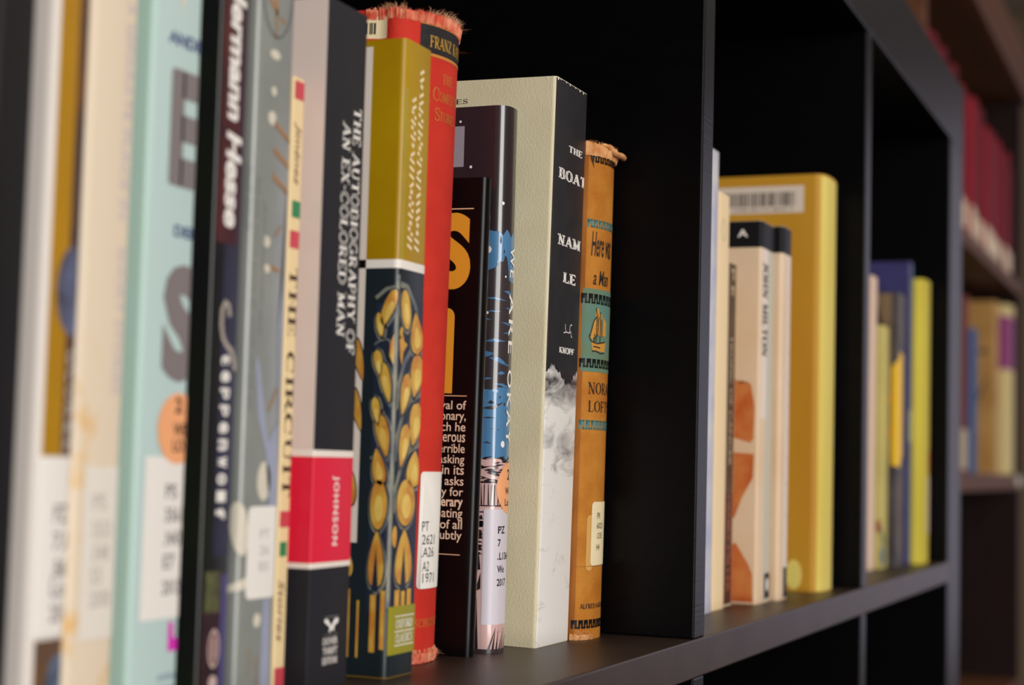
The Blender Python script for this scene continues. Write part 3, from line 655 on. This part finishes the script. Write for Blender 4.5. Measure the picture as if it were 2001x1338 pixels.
for (s, z, wd, h, d) in ((-.5,12.9,.9,.06,-.1),(.2,13.15,.7,.1,-.1),(-.4,12.4,.5,.05,0),(.1,12.0,.8,.06,-.1),(-.5,11.3,.9,.09,.02),(.2,11.6,.6,.05,.05),(-.6,10.75,.5,.16,.1),(-.3,10.7,.9,.14,-.3),(0,10.1,.4,.1,.05),(.3,10.45,.5,.04,0),(-.5,9.9,.35,.06,.05),(-.1,9.75,.9,.08,-.15),(.4,9.2,.6,.06,.1),(-.55,12.1,.3,.05,0),(-.45,9.35,.8,.1,.2),(.3,12.55,.6,.05,-.05),(-1.5,12.0,.8,.08,0),(-1.4,11.0,.8,.1,.1),(-1.5,10.2,.8,.08,.05)):
    streak.append([(s,z),(s+wd*.4,z+h+d*.4),(s+wd,z+d),(s+wd*.5,z-h*.4+d*.5)])
b11.pr('blue_streaks', polys(*streak), BLUE, 3)
dk = [[(s,z),(s+wd*.5,z+h),(s+wd,z+d),(s+wd*.5,z-h*.5)] for s, z, wd, h, d in ((-.55,8.85,.9,.1,.25),(-.5,8.5,.5,.04,0),(-.3,9.05,.25,.1,0),(.35,9.0,.12,.1,0),(.1,9.25,.1,.08,0),(-.2,8.1,.4,.03,-.05),(-.45,7.6,.35,.04,-.05),(.0,15.0,.06,.25,0),(.15,14.6,.06,.12,0),(-.1,14.2,.06,.1,0),(.5,8.75,.15,.06,0))]
for q in dk: b11.pr('dark_fleck', polys(q), PLUM, 3)
b11.pr('white_dots', polys(*[ell(s,z,r,r*1.05,12) for s, z, r in ((-1.7,19.5,.045),(-1.23,17.78,.055),(.07,16.4,.06),(-.43,14.68,.13),(.28,13.7,.04),(-.4,12.35,.05),(.36,7.55,.12),(-1.9,13.2,.05))]), PALEINK, 4)
b11.pr('lilac_rectangle', polys(rect(-4.2,-1.53,17.8,19.33)), mat('lilac_grey_print', (156,148,158), .35, coat=.6), 2)
b11.pr('spine_title', merge(*[fit(sans(w_, .015, 0, 1.25), .56, z, l, .46, 'v') for w_, z, l in (('WE',14.85,1.15),('ARE',13.1,2.2),('OKAY',10.3,2.75))]), PALEINK, 5)
PINK11 = mat('dusty_pink_print', (216,176,172), .35, .45, coat=.8, coat_rough=.12)
b11.pr('pink_shore_print', polys(jag((-6,6.95),(E1,6.95),30,.1,rng)+[(E1,6.9),(E1,.02),(-6,.02)]), PINK11, 2)
LN = []
for i in range(46):
    s = rng.uniform(-.8,1.1); z = rng.uniform(6.2,7.05); l = rng.uniform(.2,.7); a = rng.uniform(-.35,.35); h = rng.uniform(.02,.06)
    LN.append([(s,z),(s+l*.5,z+a*l*.5+h),(s+l,z+a*l),(s+l*.5,z+a*l*.5-h)])
for i in range(16): s = -.7+.12*i+rng.uniform(-.03,.03); LN.append([(s,5.35),(s+rng.uniform(.03,.08),5.3),(s+.06+rng.uniform(-.05,.05),6.1),(s,6.05)])
for a, b in ((5.28,5.33),(6.12,6.2),(5.05,5.1)): LN.append(rect(-.9,1.3,a,b))
for i in range(10):
    z = 4.9-.14*i; LN.append([(-.62,z),(-.42+rng.uniform(-.05,.05),z+rng.uniform(-.1,.1)),(-.35,z-.09),(-.6,z-.12)])
for z0, z1, s0, s1 in ((2.9,3.6,-.75,-.4),(2.2,2.9,-.6,-.38)): LN.append([(s0,z0),(s1,z0+.1),((s0+s1)/2+.1,z1)])
for i in range(7): s = -.1+.17*i; LN.append([(s,.1),(s+.1,.1),(s+.22+rng.uniform(-.2,.3),.95)])
LN.append([(-.55,.1),(-.42,.1),(-.52,2.0),(-.6,2.0)]); LN.append([(-.75,4.6),(-.3,4.55),(-.3,4.75),(-.75,4.75)])
for i in range(20):
    s, z = rng.uniform(-.8,1), rng.uniform(.2,5); LN.append(ell(s,z,.02,.02,6))
b11.pr('shore_line_drawing', polys(*LN), mat('dark_line_ink', (44,34,40), .4, coat=.6), 3)
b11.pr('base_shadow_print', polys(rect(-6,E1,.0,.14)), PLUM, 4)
stk = b11.pr('round_sticker', polys(ell(.98,5.95,.88,.95)), ORANGEST, 5, label='orange round sticker')
b11.pr('sticker_text', merge(fit(sans('2', .03), .78, 6.25, .3, .4), fit(sans('We', .02), .62, 5.72, .5, .26), fit(sans('Lo', .02), .62, 5.3, .4, .26)), mat('maroon_ink', (92,44,40), .6), 6, stk)
lb = b11.pr('call_number_label', polys(rect(-.33,1.3,1.02,5.18)), mat('lilac_white_label', (212,204,214), .5, coat=.15, coat_rough=.15), 4, label='white call number label, PZ 7 .L136 We 2017')
b11.pr('label_text', merge(*[fit(sans(tx, .02), .22, z, wd, .27) for tx, z, wd in (('PZ',4.3,.46),('7',3.83,.16),('.L136',3.35,.8),('We',2.88,.46),('2017',2.4,.62))]), INK, 5, lb)

# -- b12: cream jacket, The Boat, Nam Le
CREAM12 = mat('cream_pebbled_jacket', (222,212,180), .55, .35, rgb2=(214,202,168), var=.2, vscale=35, bump=.3, bscale=1500, bstretch=(1,1,.55))
b12 = Book('book', 'cream hardback with a black spine, The Boat by Nam Le, sea foam below', 59.2, 62.65, 4.15, 21.65, CREAM12, r=.16, t=.28, hard=True, depth=15, lean=.75)
def foam():
    m = mat('sea_foam_photo_print', (232,228,224), .45, .4)
    nt = m.node_tree; b = nt.nodes['Principled BSDF']; L = nt.links.new
    tc = nt.nodes.new('ShaderNodeTexCoord'); sx = nt.nodes.new('ShaderNodeSeparateXYZ'); L(tc.outputs['Object'], sx.inputs[0])
    mp = nt.nodes.new('ShaderNodeMapping'); mp.inputs['Scale'].default_value = (.42,1.0,1.0); L(tc.outputs['Object'], mp.inputs[0])
    n = nt.nodes.new('ShaderNodeTexNoise'); n.inputs['Scale'].default_value = 120; n.inputs['Detail'].default_value = 8; n.inputs['Roughness'].default_value = .65; n.inputs['Distortion'].default_value = .9
    L(mp.outputs[0], n.inputs['Vector'])
    # darkness over height: trough under the crest, streaks on the right flank, clear below
    r = nt.nodes.new('ShaderNodeValToRGB'); cr = r.color_ramp
    g = nt.nodes.new('ShaderNodeMapRange'); g.inputs['From Min'].default_value = .055; g.inputs['From Max'].default_value = .108; L(sx.outputs['Z'], g.inputs['Value']); L(g.outputs[0], r.inputs[0])
    cr.elements[0].position = 0; cr.elements[0].color = (0,0,0,1)
    cr.elements[1].position = 1; cr.elements[1].color = (.34,.34,.34,1)
    for p, v in ((.16,.02),(.22,.16),(.28,.12),(.45,.22),(.56,.03),(.66,.03),(.76,.34),(.86,.42),(.92,.16)):
        e = cr.elements.new(p); e.color = (v,v,v,1)
    a = nt.nodes.new('ShaderNodeMath'); a.operation = 'ADD'; L(n.outputs['Fac'], a.inputs[0]); L(r.outputs[0], a.inputs[1])
    q = nt.nodes.new('ShaderNodeValToRGB'); q.color_ramp.elements[0].position = .56; q.color_ramp.elements[1].position = .95
    q.color_ramp.elements[0].color = lin((234,230,226))+(1,); q.color_ramp.elements[1].color = lin((70,64,68))+(1,)
    L(a.outputs[0], q.inputs[0]); L(q.outputs[0], b.inputs['Base Color'])
    return m
b12.pr('sea_photograph', polys(rect(.02,3.38,.02,11.2)), foam(), 1)
rng = random.Random(5)
low = []
for i in range(68):
    s = 3.37-i*.05; low.append((s, 10.35+.30*math.sin(s*2.0+.3)+rng.uniform(-.12,.1)))
b12.pr('black_spine_panel', polys([(.02,21.62),(.02,low[-1][1])]+low[::-1]+[(3.37,21.62)]), mat('soft_black_print', (46,44,48), .5, .35, rgb2=(40,38,42), var=.2, vscale=80), 2)
b12.pr('title_lettering', merge(fit(serif('THE', .24, .12, .18, .12), 1.48, 18.98, 1.5, .27), fit(serif('BOAT', .28, .13, .18, .13, .16), .5, 17.82, 3.0, .44), ), PALEINK, 3)
b12.pr('author_lettering', merge(fit(serif('NAM', .28, .13, .18, .13, .12), .62, 15.26, 2.5, .46), fit(serif('LE', .28, .13, .18, .13, .1), 1.34, 13.88, 1.4, .42)), PALEINK, 3)
dog = merge(*[(lambda V, F: (stroke_poly([(a-.32,b) for a, b in p], .045, V, F), (V, F))[1])([], []) for p in ([(1.95,11.95),(2.25,12.0),(2.5,11.98),(2.75,12.05)], [(2.2,12.0),(2.1,12.18),(2.12,12.3)], [(2.6,12.02),(2.62,12.25),(2.72,12.33),(2.85,12.3)], [(2.72,12.05),(2.78,11.85),(2.88,11.84)])])
b12.pr('publisher_hound', dog, mat('thin_white_ink', (214,208,204), .5), 3)
b12.pr('publisher_lettering', fit(serif('KNOPF', .28, .14, .18, .14, .05), 1.22, 11.14, 1.62, .26), PALEINK, 3)
b12.pr('author_lettering', fit(serif('STORIES', .16, .07, .14), -5.5, 20.72, 1.85, .2), mat('brown_black_ink', (64,56,52), .6), 3)
b12.pr('worn_rim', polys(*[[(s,21.62),(s+.12,21.62),(s+.08,21.62-h),(s+.02,21.62-h)] for s, h in ((.05,.1),(.3,.05),(.9,.05),(1.3,.07),(1.9,.05),(2.4,.08),(2.8,.09),(-.4,.05))]), PALEINK, 4)

# -- b13: ochre cloth, Here Was a Man
OCHRE = mat('ochre_cloth', (190,126,48), .75, .2, rgb2=(172,104,34), var=.5, vscale=70, bump=.5, bscale=800)
b13 = Book('book', 'worn ochre cloth book with teal bands and a small ship, next to the divider', 62.8, 65.6, 3.95, 19.55, OCHRE, r=.25, t=.25, hard=True, bulge=.4, joint=.1, depth=14, lean=.5)
b13.pr('worn_hinge', polys(rect(-.45,-.02,.2,19.3)), mat('dark_ochre_wear', (142,82,30), .8, .2, rgb2=(168,104,44), var=.5, vscale=150, vstretch=(1,1,.3)), 1)
TEALC = mat('teal_stamped_cloth', (92,128,118), .75, .2, rgb2=(104,124,96), var=.4, vscale=120)
TB = mat('teal_fret_stamp', (84,128,124), .7, .2)
def fret(s0, s1, z0, z1, p=.34, wd=.085):
    out = []; s = s0; up = True
    while s < s1-.05:
        out.append(rect(s, s+wd, z0, z1))
        out.append(rect(s, min(s+p/2+wd, s1), z1-wd*.9, z1) if up else rect(s, min(s+p/2+wd, s1), z0, z0+wd*.9))
        if up: out.append(rect(s+wd*.2, s+p/2, (z0+z1)/2, z1-wd*.5))
        s += p/2; up = not up
    return polys(*out)
b13.pr('teal_panel', polys(rect(-.1,2.7,10.58,13.9)), TEALC, 2)
for q in (fret(-.16,2.7,13.3,13.7,.3), fret(-.16,2.7,10.74,11.1,.3), fret(.12,2.7,18.98,19.4,.3), fret(-.16,2.7,.44,.78,.3)): b13.pr('fret_band', q, INK, 3)
for q in (fret(.0,2.7,16.35,16.68,.3), fret(-.1,2.7,8.28,8.66,.3)): b13.pr('teal_fret_band', q, TB, 2)
STAMP = mat('dark_stamp_ink', (40,30,24), .7)
b13.pr('title_lettering', merge(fit(sans('Here was', .012, .2), .2, 15.2, 1.55, 1.0), fit(sans('a Man', .012, .2), .36, 14.06, 1.15, .6)), STAMP, 2)
b13.pr('author_lettering', merge(fit(serif('NORAH', .16, .07, .1), .26, 9.68, 2.15, .5), fit(serif('LOFTS', .16, .07, .1), .3, 8.98, 1.9, .46)), STAMP, 2)
b13.pr('publisher_lettering', fit(serif('ALFRED*A*KNOPF', .2, .1, .1), .18, 1.2, 2.2, .21), STAMP, 2)
def sx(pts): return [(.24+(a-1.0)*.78, b) for a, b in pts]
sh = b13.pr('ship_picture', polys(*[sx(q) for q in ([(1.0,12.0),(1.25,12.55),(1.5,12.75),(1.55,12.1),(1.2,11.85)], [(1.5,12.1),(1.7,12.9),(2.0,12.95),(2.05,12.0)], [(1.4,12.85),(1.5,13.15),(1.7,13.1),(1.75,12.75),(1.55,12.7)], [(1.15,11.75),(1.25,11.45),(2.4,11.4),(2.5,11.8),(2.1,11.75)], [(2.1,12.05),(2.15,12.8),(2.5,12.6),(2.5,12.05)])]), mat('sail_ochre_stamp', (196,138,54), .7), 3)
V, F = [], []
for p in ([(.98,12.05),(1.02,11.9),(1.15,11.8)], [(1.02,11.98),(1.28,12.6),(1.5,12.78)], [(1.3,11.95),(1.38,11.75)], [(1.55,12.9),(1.5,11.8)], [(1.85,13.0),(1.85,11.75)], [(1.62,12.0),(1.7,12.8)], [(2.0,12.0),(1.95,12.7)], [(1.15,11.78),(1.6,11.72),(2.4,11.82)], [(1.2,11.4),(1.5,11.42),(1.9,11.34),(2.4,11.38)], [(1.3,11.6),(1.9,11.56)], [(1.45,13.15),(1.52,12.9)], [(1.38,12.1),(1.4,11.9)]): stroke_poly(sx(p), .055, V, F)
b13.pr('ship_outline', (V, F), STAMP, 4, sh)
b13.pr('faded_patch', polys(rrect(.42,.85,2.7,4.9,.2)), mat('pale_ochre_wear', (206,156,86), .75, .2), 2)
lb = b13.pr('spine_label', polys(rrect(.7,2.7,2.88,5.42,.18)), CREAMP, 4, label='cream rounded spine label')
b13.pr('label_text', merge(*[fit(sans(tx, .01), 1.1, z, wd, .24) for tx, z, wd in (('PR',4.75,.3),('6023',4.35,.6),('.O35',3.95,.55),('H4',3.5,.3))]), mat('faded_black_ink', (92,82,66), .7), 5, lb)
FRAY = mat('torn_tan_cloth', (224,170,118), .9, .1, rgb2=(196,130,78), var=.5, vscale=220)
ragged_rim(b13, 'torn_head', -.3, 2.8, 19.48, FRAY, 31, h=.3, thick=.16, n=60, off=.04, wave=.6)
# flap of torn cloth curling out at the far end of the head
bm = bmesh.new(); rng = random.Random(4); prev = None
for i in range(15):
    u = i/14; s = .5+1.9*u
    c = Vector(b13.map(s, 19.72-.30*u+.05*math.sin(9*u), .08+.36*u*u)); r = (.17-.08*abs(u-.75)+rng.uniform(-.02,.02))/100
    if i in (0, 14): r *= .35
    ring = [bm.verts.new(c+Vector((.4*r*math.cos(a), r*math.cos(a)*1.0, r*.75*math.sin(a)))) for a in (2*math.pi*k/10 for k in range(10))]
    if prev:
        for k in range(10): bm.faces.new((prev[k], prev[(k+1)%10], ring[(k+1)%10], ring[k]))
    else: bm.faces.new(ring)
    prev = ring
bm.faces.new(prev); mobj('curled_flap', bm, FRAY, b13.root, 80)
threads(b13, 'loose_threads', -.2, 2.5, 19.75, 70, FRAY, 33, 1, (.05,.2), .12)
ragged_rim(b13, 'torn_tail', -.2, 1.0, .12, FRAY, 35, h=.1, thick=.08, n=30, off=.03, wave=.8)
threads(b13, 'loose_threads', -.1, .7, .35, 24, FRAY, 36, -1, (.15,.4), .3)
b13.pr('crack', polys([(-.3,2.86),(2.3,2.93),(2.3,2.9)], [(.0,19.4),(.1,19.3),(.22,18.7),(.06,19.1)]), INK, 5)

# ================================================================== middle bay
c1 = Book('book', 'narrow pale bluish-grey book just behind the first divider', 77.5, 79.0, 3.0, 22.2, mat('pale_blue_grey_cover', (206,206,206), .4, .3, rgb2=(170,170,196), var=.5, vscale=40))
c2 = Book('book', 'plain cream book between the pale grey one and the brown-lettered spine', 79.5, 81.4, 3.1, 20.4, mat('warm_cream_cover', (242,214,168), .5, .4), r=.06)
Vs, Fs = [], []
stroke_poly(ell(.85,18.6,.35,.5)+[(1.2,18.6)], .1, Vs, Fs)
c2.pr('round_emblem', (Vs, Fs), mat('sage_ink', (196,190,156), .6), 1)
c3 = Book('book', 'thin brown spine with pale lettering, left of the orange-figured book', 82.0, 83.9, 3.35, 17.3, mat('cream_paper_cover', (222,196,164), .5), r=.06)
c3.pr('spine_panel', polys(rect(.35,1.75,.1,17.25)), mat('umber_print', (92,70,54), .5, .35, rgb2=(70,54,44), var=.4, vscale=60), 1)
c3.pr('spine_panel', polys(rect(.35,1.75,.1,5.6)), mat('dark_red_print', (100,38,30), .5, .35, rgb2=(62,40,34), var=.6, vscale=80), 2)
c3.pr('title_lettering', merge(fit(sans('P', .03), .8, 17.0, .6, .6, 'v'), fit(sans('E', .03), .8, 16.1, .5, .6, 'v'), fit(sans('TROPIC OF CANCER', .01), .8, 13.6, 6.6, .5, 'v')), mat('pale_tan_ink', (186,164,132), .6), 3)
c3.pr('author_lettering', fit(sans('HENRY MILLER', .01), .8, 5.5, 4.8, .5, 'v'), mat('rust_red_ink', (164,92,66), .6), 3)
BAND = mat('black_cloth_band_print', (15,15,19), .5, .2)
IVORY = mat('ivory_peach_cover', (228,202,172), .45, .4, rgb2=(222,190,154), var=.2, vscale=20)
c4 = Book('book', 'black-topped ivory paperback with an orange figure on its cover', 84.8, 87.6, 2.3, 19.7, IVORY, r=.15)
c4.pr('black_band', polys(rect(-12,2.8,18.3,19.68)), BAND, 1)
c4.pr('letter_mark', fit(sans('A', .02), -1.25, 18.85, .55, .4), PALEINK, 2)
c4.pr('pale_spine_panel', polys(rect(.1,1.3,9.5,18.3)), mat('pale_pink_ivory_print', (230,212,198), .45), 1)
c4.pr('grey_spine_panel', polys(rect(1.3,2.8,.1,18.3)), mat('pale_grey_sage_print', (196,192,172), .45), 1)
c4.pr('title_lettering', fit(serif('JOHN MILTON', .26, .13), .3, 17.6, 4.9, 1.1, 'v'), mat('dark_grey_ink', (72,62,56), .6), 2)
ORF = mat('burnt_orange_print', (190,88,36), .45, .4, rgb2=(206,126,66), var=.6, vscale=70)
rng = random.Random(9)
c4.pr('orange_figure', polys(jag((-1.35,11.4),(-.3,11.3),8,.15,rng)+[(-.2,10.0),(-.25,8.4),(-.4,8.2),(-1.4,8.5)], [(-1.35,7.7),(-.2,7.65),(-.25,6.4),(-.8,5.4),(-1.2,4.3),(-1.4,4.6)], [(-1.4,2.9),(-1.1,3.1),(-.4,2.0),(-.2,1.5),(-.15,.1),(-1.4,.1)]), ORF, 1)
c4.pr('imprint_panel', polys(rect(1.5,2.75,.2,1.5)), BAND, 2)
c4.pr('imprint_emblem', polys(ell(2.1,.9,.25,.35,14)), PALEINK, 3)
c5 = Book('book', 'slimmer black-topped ivory paperback leaning against the tall yellow book', 88.0, 90.0, 1.95, 19.85, IVORY, r=.2, depth=13.5)
c5.pr('black_band', polys(rect(-12,2.0,18.4,19.83)), BAND, 1)
c5.root['label'] = 'slimmer black-topped ivory paperback in front of the tall yellow book'
c5.pr('pale_spine_panel', polys(rect(.9,2.0,.1,18.4)), mat('pale_pink_ivory_print', (230,212,198), .45), 1)
c5.pr('fine_print', polys(*[rect(1.4,1.5,z,z+.12) for z in (16.2,14.6,13.1,11.4,10.2,8.8,7.4,6.1,4.4)]), mat('grey_fleck_ink', (160,150,140), .6), 2)
c5.pr('imprint_panel', polys(rect(1.0,1.95,.1,1.7)), BAND, 2)
YEL = mat('yellow_cloth_cover', (204,154,46), .55, .3, rgb2=(190,134,32), var=.3, vscale=16, vstretch=(1,1,.2))
c6 = Book('book', 'tall yellow hardback with a barcode label, right of the ivory paperbacks', 95.5, 99.3, 1.5, 23.9, YEL, r=.5, t=.3, hard=True, depth=17, bulge=.2)
c6.pr('spine_tint', polys(rect(.0,3.2,.05,23.8)), mat('lemon_cloth_print', (232,214,122), .55, .35, rgb2=(214,190,82), var=.3, vscale=18, vstretch=(1,1,.2)), 1)
lb = c6.pr('barcode_label', polys(rect(-6.2,-1.0,21.7,23.28)), mat('pinkish_label_paper', (222,206,190), .6), 2, label='pinkish white barcode label')
rng = random.Random(17); bars = []; s = -6.0
while s < -1.5:
    wd = rng.choice((.04,.06,.1)); bars.append(rect(s, s+wd, 22.1, 22.92)); s += wd+rng.choice((.04,.06,.09))
c6.pr('barcode', polys(*bars), mat('barcode_ink', (48,40,38), .6), 3, lb)
c6.pr('barcode_digits', fit(sans('3 1948 00115 6843 7', .0), -5.6, 21.82, 4.0, .18), mat('barcode_ink', (48,40,38), .6), 3, lb)
c6.pr('round_sticker', polys(ell(-1.3,.95,.48,.85)), mat('pale_yellow_sticker', (228,208,110), .5), 3)
threads(c6, 'frayed_spine_edge', 3.4, 3.9, 23.6, 16, WHITEP, 41, 1, (.05,.2), .2)
ragged = [rect(3.3,3.75,z,z+.9) for z in [i*.9 for i in range(26)]]
rng = random.Random(43)
c6.pr('white_worn_edge', polys(*[[(3.15+rng.uniform(-.15,.1),q[0][1]),(3.9,q[0][1]),(3.9,q[2][1]),(3.2+rng.uniform(-.15,.1),q[2][1])] for q in ragged]), mat('worn_white_edge', (224,214,190), .7), 2)

# ================================================================== far bay
d1 = Book('book', 'pale pink-cream book just behind the second divider', 119.0, 121.0, 3.0, 20.7, mat('pink_cream_cover', (226,194,170), .5, .4))
d2 = Book('book', 'short olive-yellow book with small coloured pictures at its foot', 121.7, 124.6, 2.75, 17.4, mat('olive_yellow_cover', (206,190,104), .5, .4, rgb2=(190,176,92), var=.3, vscale=20))
d2.pr('foot_picture', polys(ell(.6,2.4,.45,.6,14), ell(1.3,1.9,.5,.6,14)), mat('green_picture_print', (96,122,60), .5, var=.5, vscale=90), 1)
d2.pr('foot_picture', polys(ell(.9,.9,.9,.8,14)), mat('blue_picture_print', (62,98,126), .5, var=.4, vscale=90), 2)
d2.pr('foot_picture', polys(ell(-.1,3.0,.2,.5,14)), mat('rust_picture_print', (150,80,48), .5), 2)
d3 = Book('book', 'dark grey book with a yellow diamond strip down its spine', 125.2, 128.2, 2.2, 20.1, mat('slate_cover', (84,76,78), .5, .4, rgb2=(60,54,60), var=.4, vscale=40))
d3.pr('tan_cover_panel', polys([(-12,8),(-.5,8),(-.5,20.05),(-12,20.05)]), mat('tan_print', (146,118,86), .5, var=.4, vscale=25), 1)
d3.pr('dark_triangle', polys([(-1.6,16.4),(-.9,16.4),(-1.5,19.4)]), BAND, 2)
d3.pr('yellow_strip', polys([(-.45,14.6),(.6,15.8),(1.9,15.6),(1.9,8.2),(.8,7.2),(-.45,7.4)]), mat('bright_yellow_print', (240,190,20), .45), 1)
d3.pr('orange_patch', polys(ell(-.85,12.2,.3,.6,12), ell(-.85,9.8,.3,.6,12)), mat('orange_print', (214,98,20), .5), 2)
d3.pr('gold_lettering', merge(fit(sans('IIIIIIIIIIII', .02), .7, 6.4, 5.2, .45, 'v'), fit(sans('IIIIIIII', .02), .9, 19.6, 3.0, .4, 'v')), mat('muted_gold_ink', (150,112,40), .6), 1)
d4 = Book('book', 'tall navy-purple book rising behind the dark grey one', 128.5, 129.9, 1.95, 22.8, mat('navy_purple_cover', (62,58,112), .5, .4, rgb2=(50,46,92), var=.3, vscale=30, vstretch=(1,1,4)))
d4.pr('spine_print', polys(rect(.15,1.4,.2,22.6)), mat('steel_blue_print', (74,96,128), .5), 1)
d4.pr('spine_label', polys(rect(.1,1.4,9.2,11.6)), mat('pale_green_label', (176,186,150), .5), 2)
d5 = Book('book', 'bright yellow-green book at the end of the far bay', 130.4, 134.4, 1.35, 21.7, mat('chartreuse_cover', (214,196,58), .5, .4, rgb2=(198,180,44), var=.3, vscale=20, vstretch=(1,1,.3)), r=.5, t=.25, hard=True, bulge=.2)
d5.pr('spine_label', polys(rect(2.0,3.6,2.2,6.6)), mat('pink_white_label', (230,208,194), .5), 2)
d5.pr('red_mark', polys(rect(2.2,3.6,6.9,8.6)), mat('orange_red_print', (206,84,44), .5), 2)
for z in (18.5,17.1,15.8,14.6,13.2,11.9,10.6): d5.pr('dark_fleck', polys(rect(3.2,3.7,z,z+.5)), mat('moss_ink', (96,104,40), .6), 2)

# ================================================================== books in the distant brown bookcase
SU = SH+.402; SL = SH+.07
FY = (12.4, 12.1, 12.4, 11.9)
RV = [mat('dark_red_buckram', (146,20,36), .65, .15), mat('wine_red_buckram', (104,13,32), .65, .15)]
TAIL = mat('cream_tail_label', (232,208,182), .6)
rng = random.Random(77); x = 200.4; i = 0
while x < 299:
    T = rng.uniform(4.2,5.4)
    if x+T > 301.5: break
    v = Book('bound_volume', 'dark red bound volume with a cream tail label on the distant upper shelf', x, x+T, 12.9+rng.uniform(-.5,.6), 20.3+rng.uniform(-.9,1.2), RV[i%2], r=.4, t=.25, hard=True, bulge=.4, depth=15, group='dark red bound volumes', shelf=SU)
    v.pr('tail_label', polys(rect(.4,T-.2,.3,4.4)), TAIL, 1)
    x += T+.25; i += 1
v = Book('book', 'thin dull red book at the left of the distant lower shelf', 238, 241, FY[0], 24.5, mat('dull_red_cover', (120,58,50), .6, .2), r=.3, depth=14, shelf=SL)
v.pr('pale_foot_label', polys(rect(-2,3,.5,6.0)), mat('pale_tan_label', (196,176,146), .6), 1)
v = Book('book', 'short blue book on the distant lower shelf', 245, 248, FY[1], 20.5, mat('denim_blue_cover', (58,98,150), .55, .2), r=.3, depth=14, shelf=SL)
v = Book('book', 'large tan book on the distant lower shelf, left of the purple and cream spine', 272, 276.5, FY[2], 27.0, mat('tan_picture_cover', (206,160,94), .55, .2, rgb2=(180,132,70), var=.5, vscale=12), r=.4, depth=16, shelf=SL)
for q in ([(-3,19.2),(-1.2,19.6),(-.8,19.0),(-2,18.6)], [(-3.4,11.0),(-1.0,15.2),(-.8,15.0),(-2.8,10.6)]): v.pr('cover_drawing', polys(q), mat('sepia_ink', (112,74,44), .6), 1)
v = Book('book', 'cream spine with a purple block on the distant lower shelf', 284, 293, FY[3], 27.6, mat('sand_cream_cover', (232,210,148), .55, .2), r=.5, depth=16, bulge=.4, t=.3, hard=True, shelf=SL)
v.pr('purple_block', polys(rect(-3,6.5,17.0,25.8)), mat('purple_print', (150,62,122), .5, .2), 1)
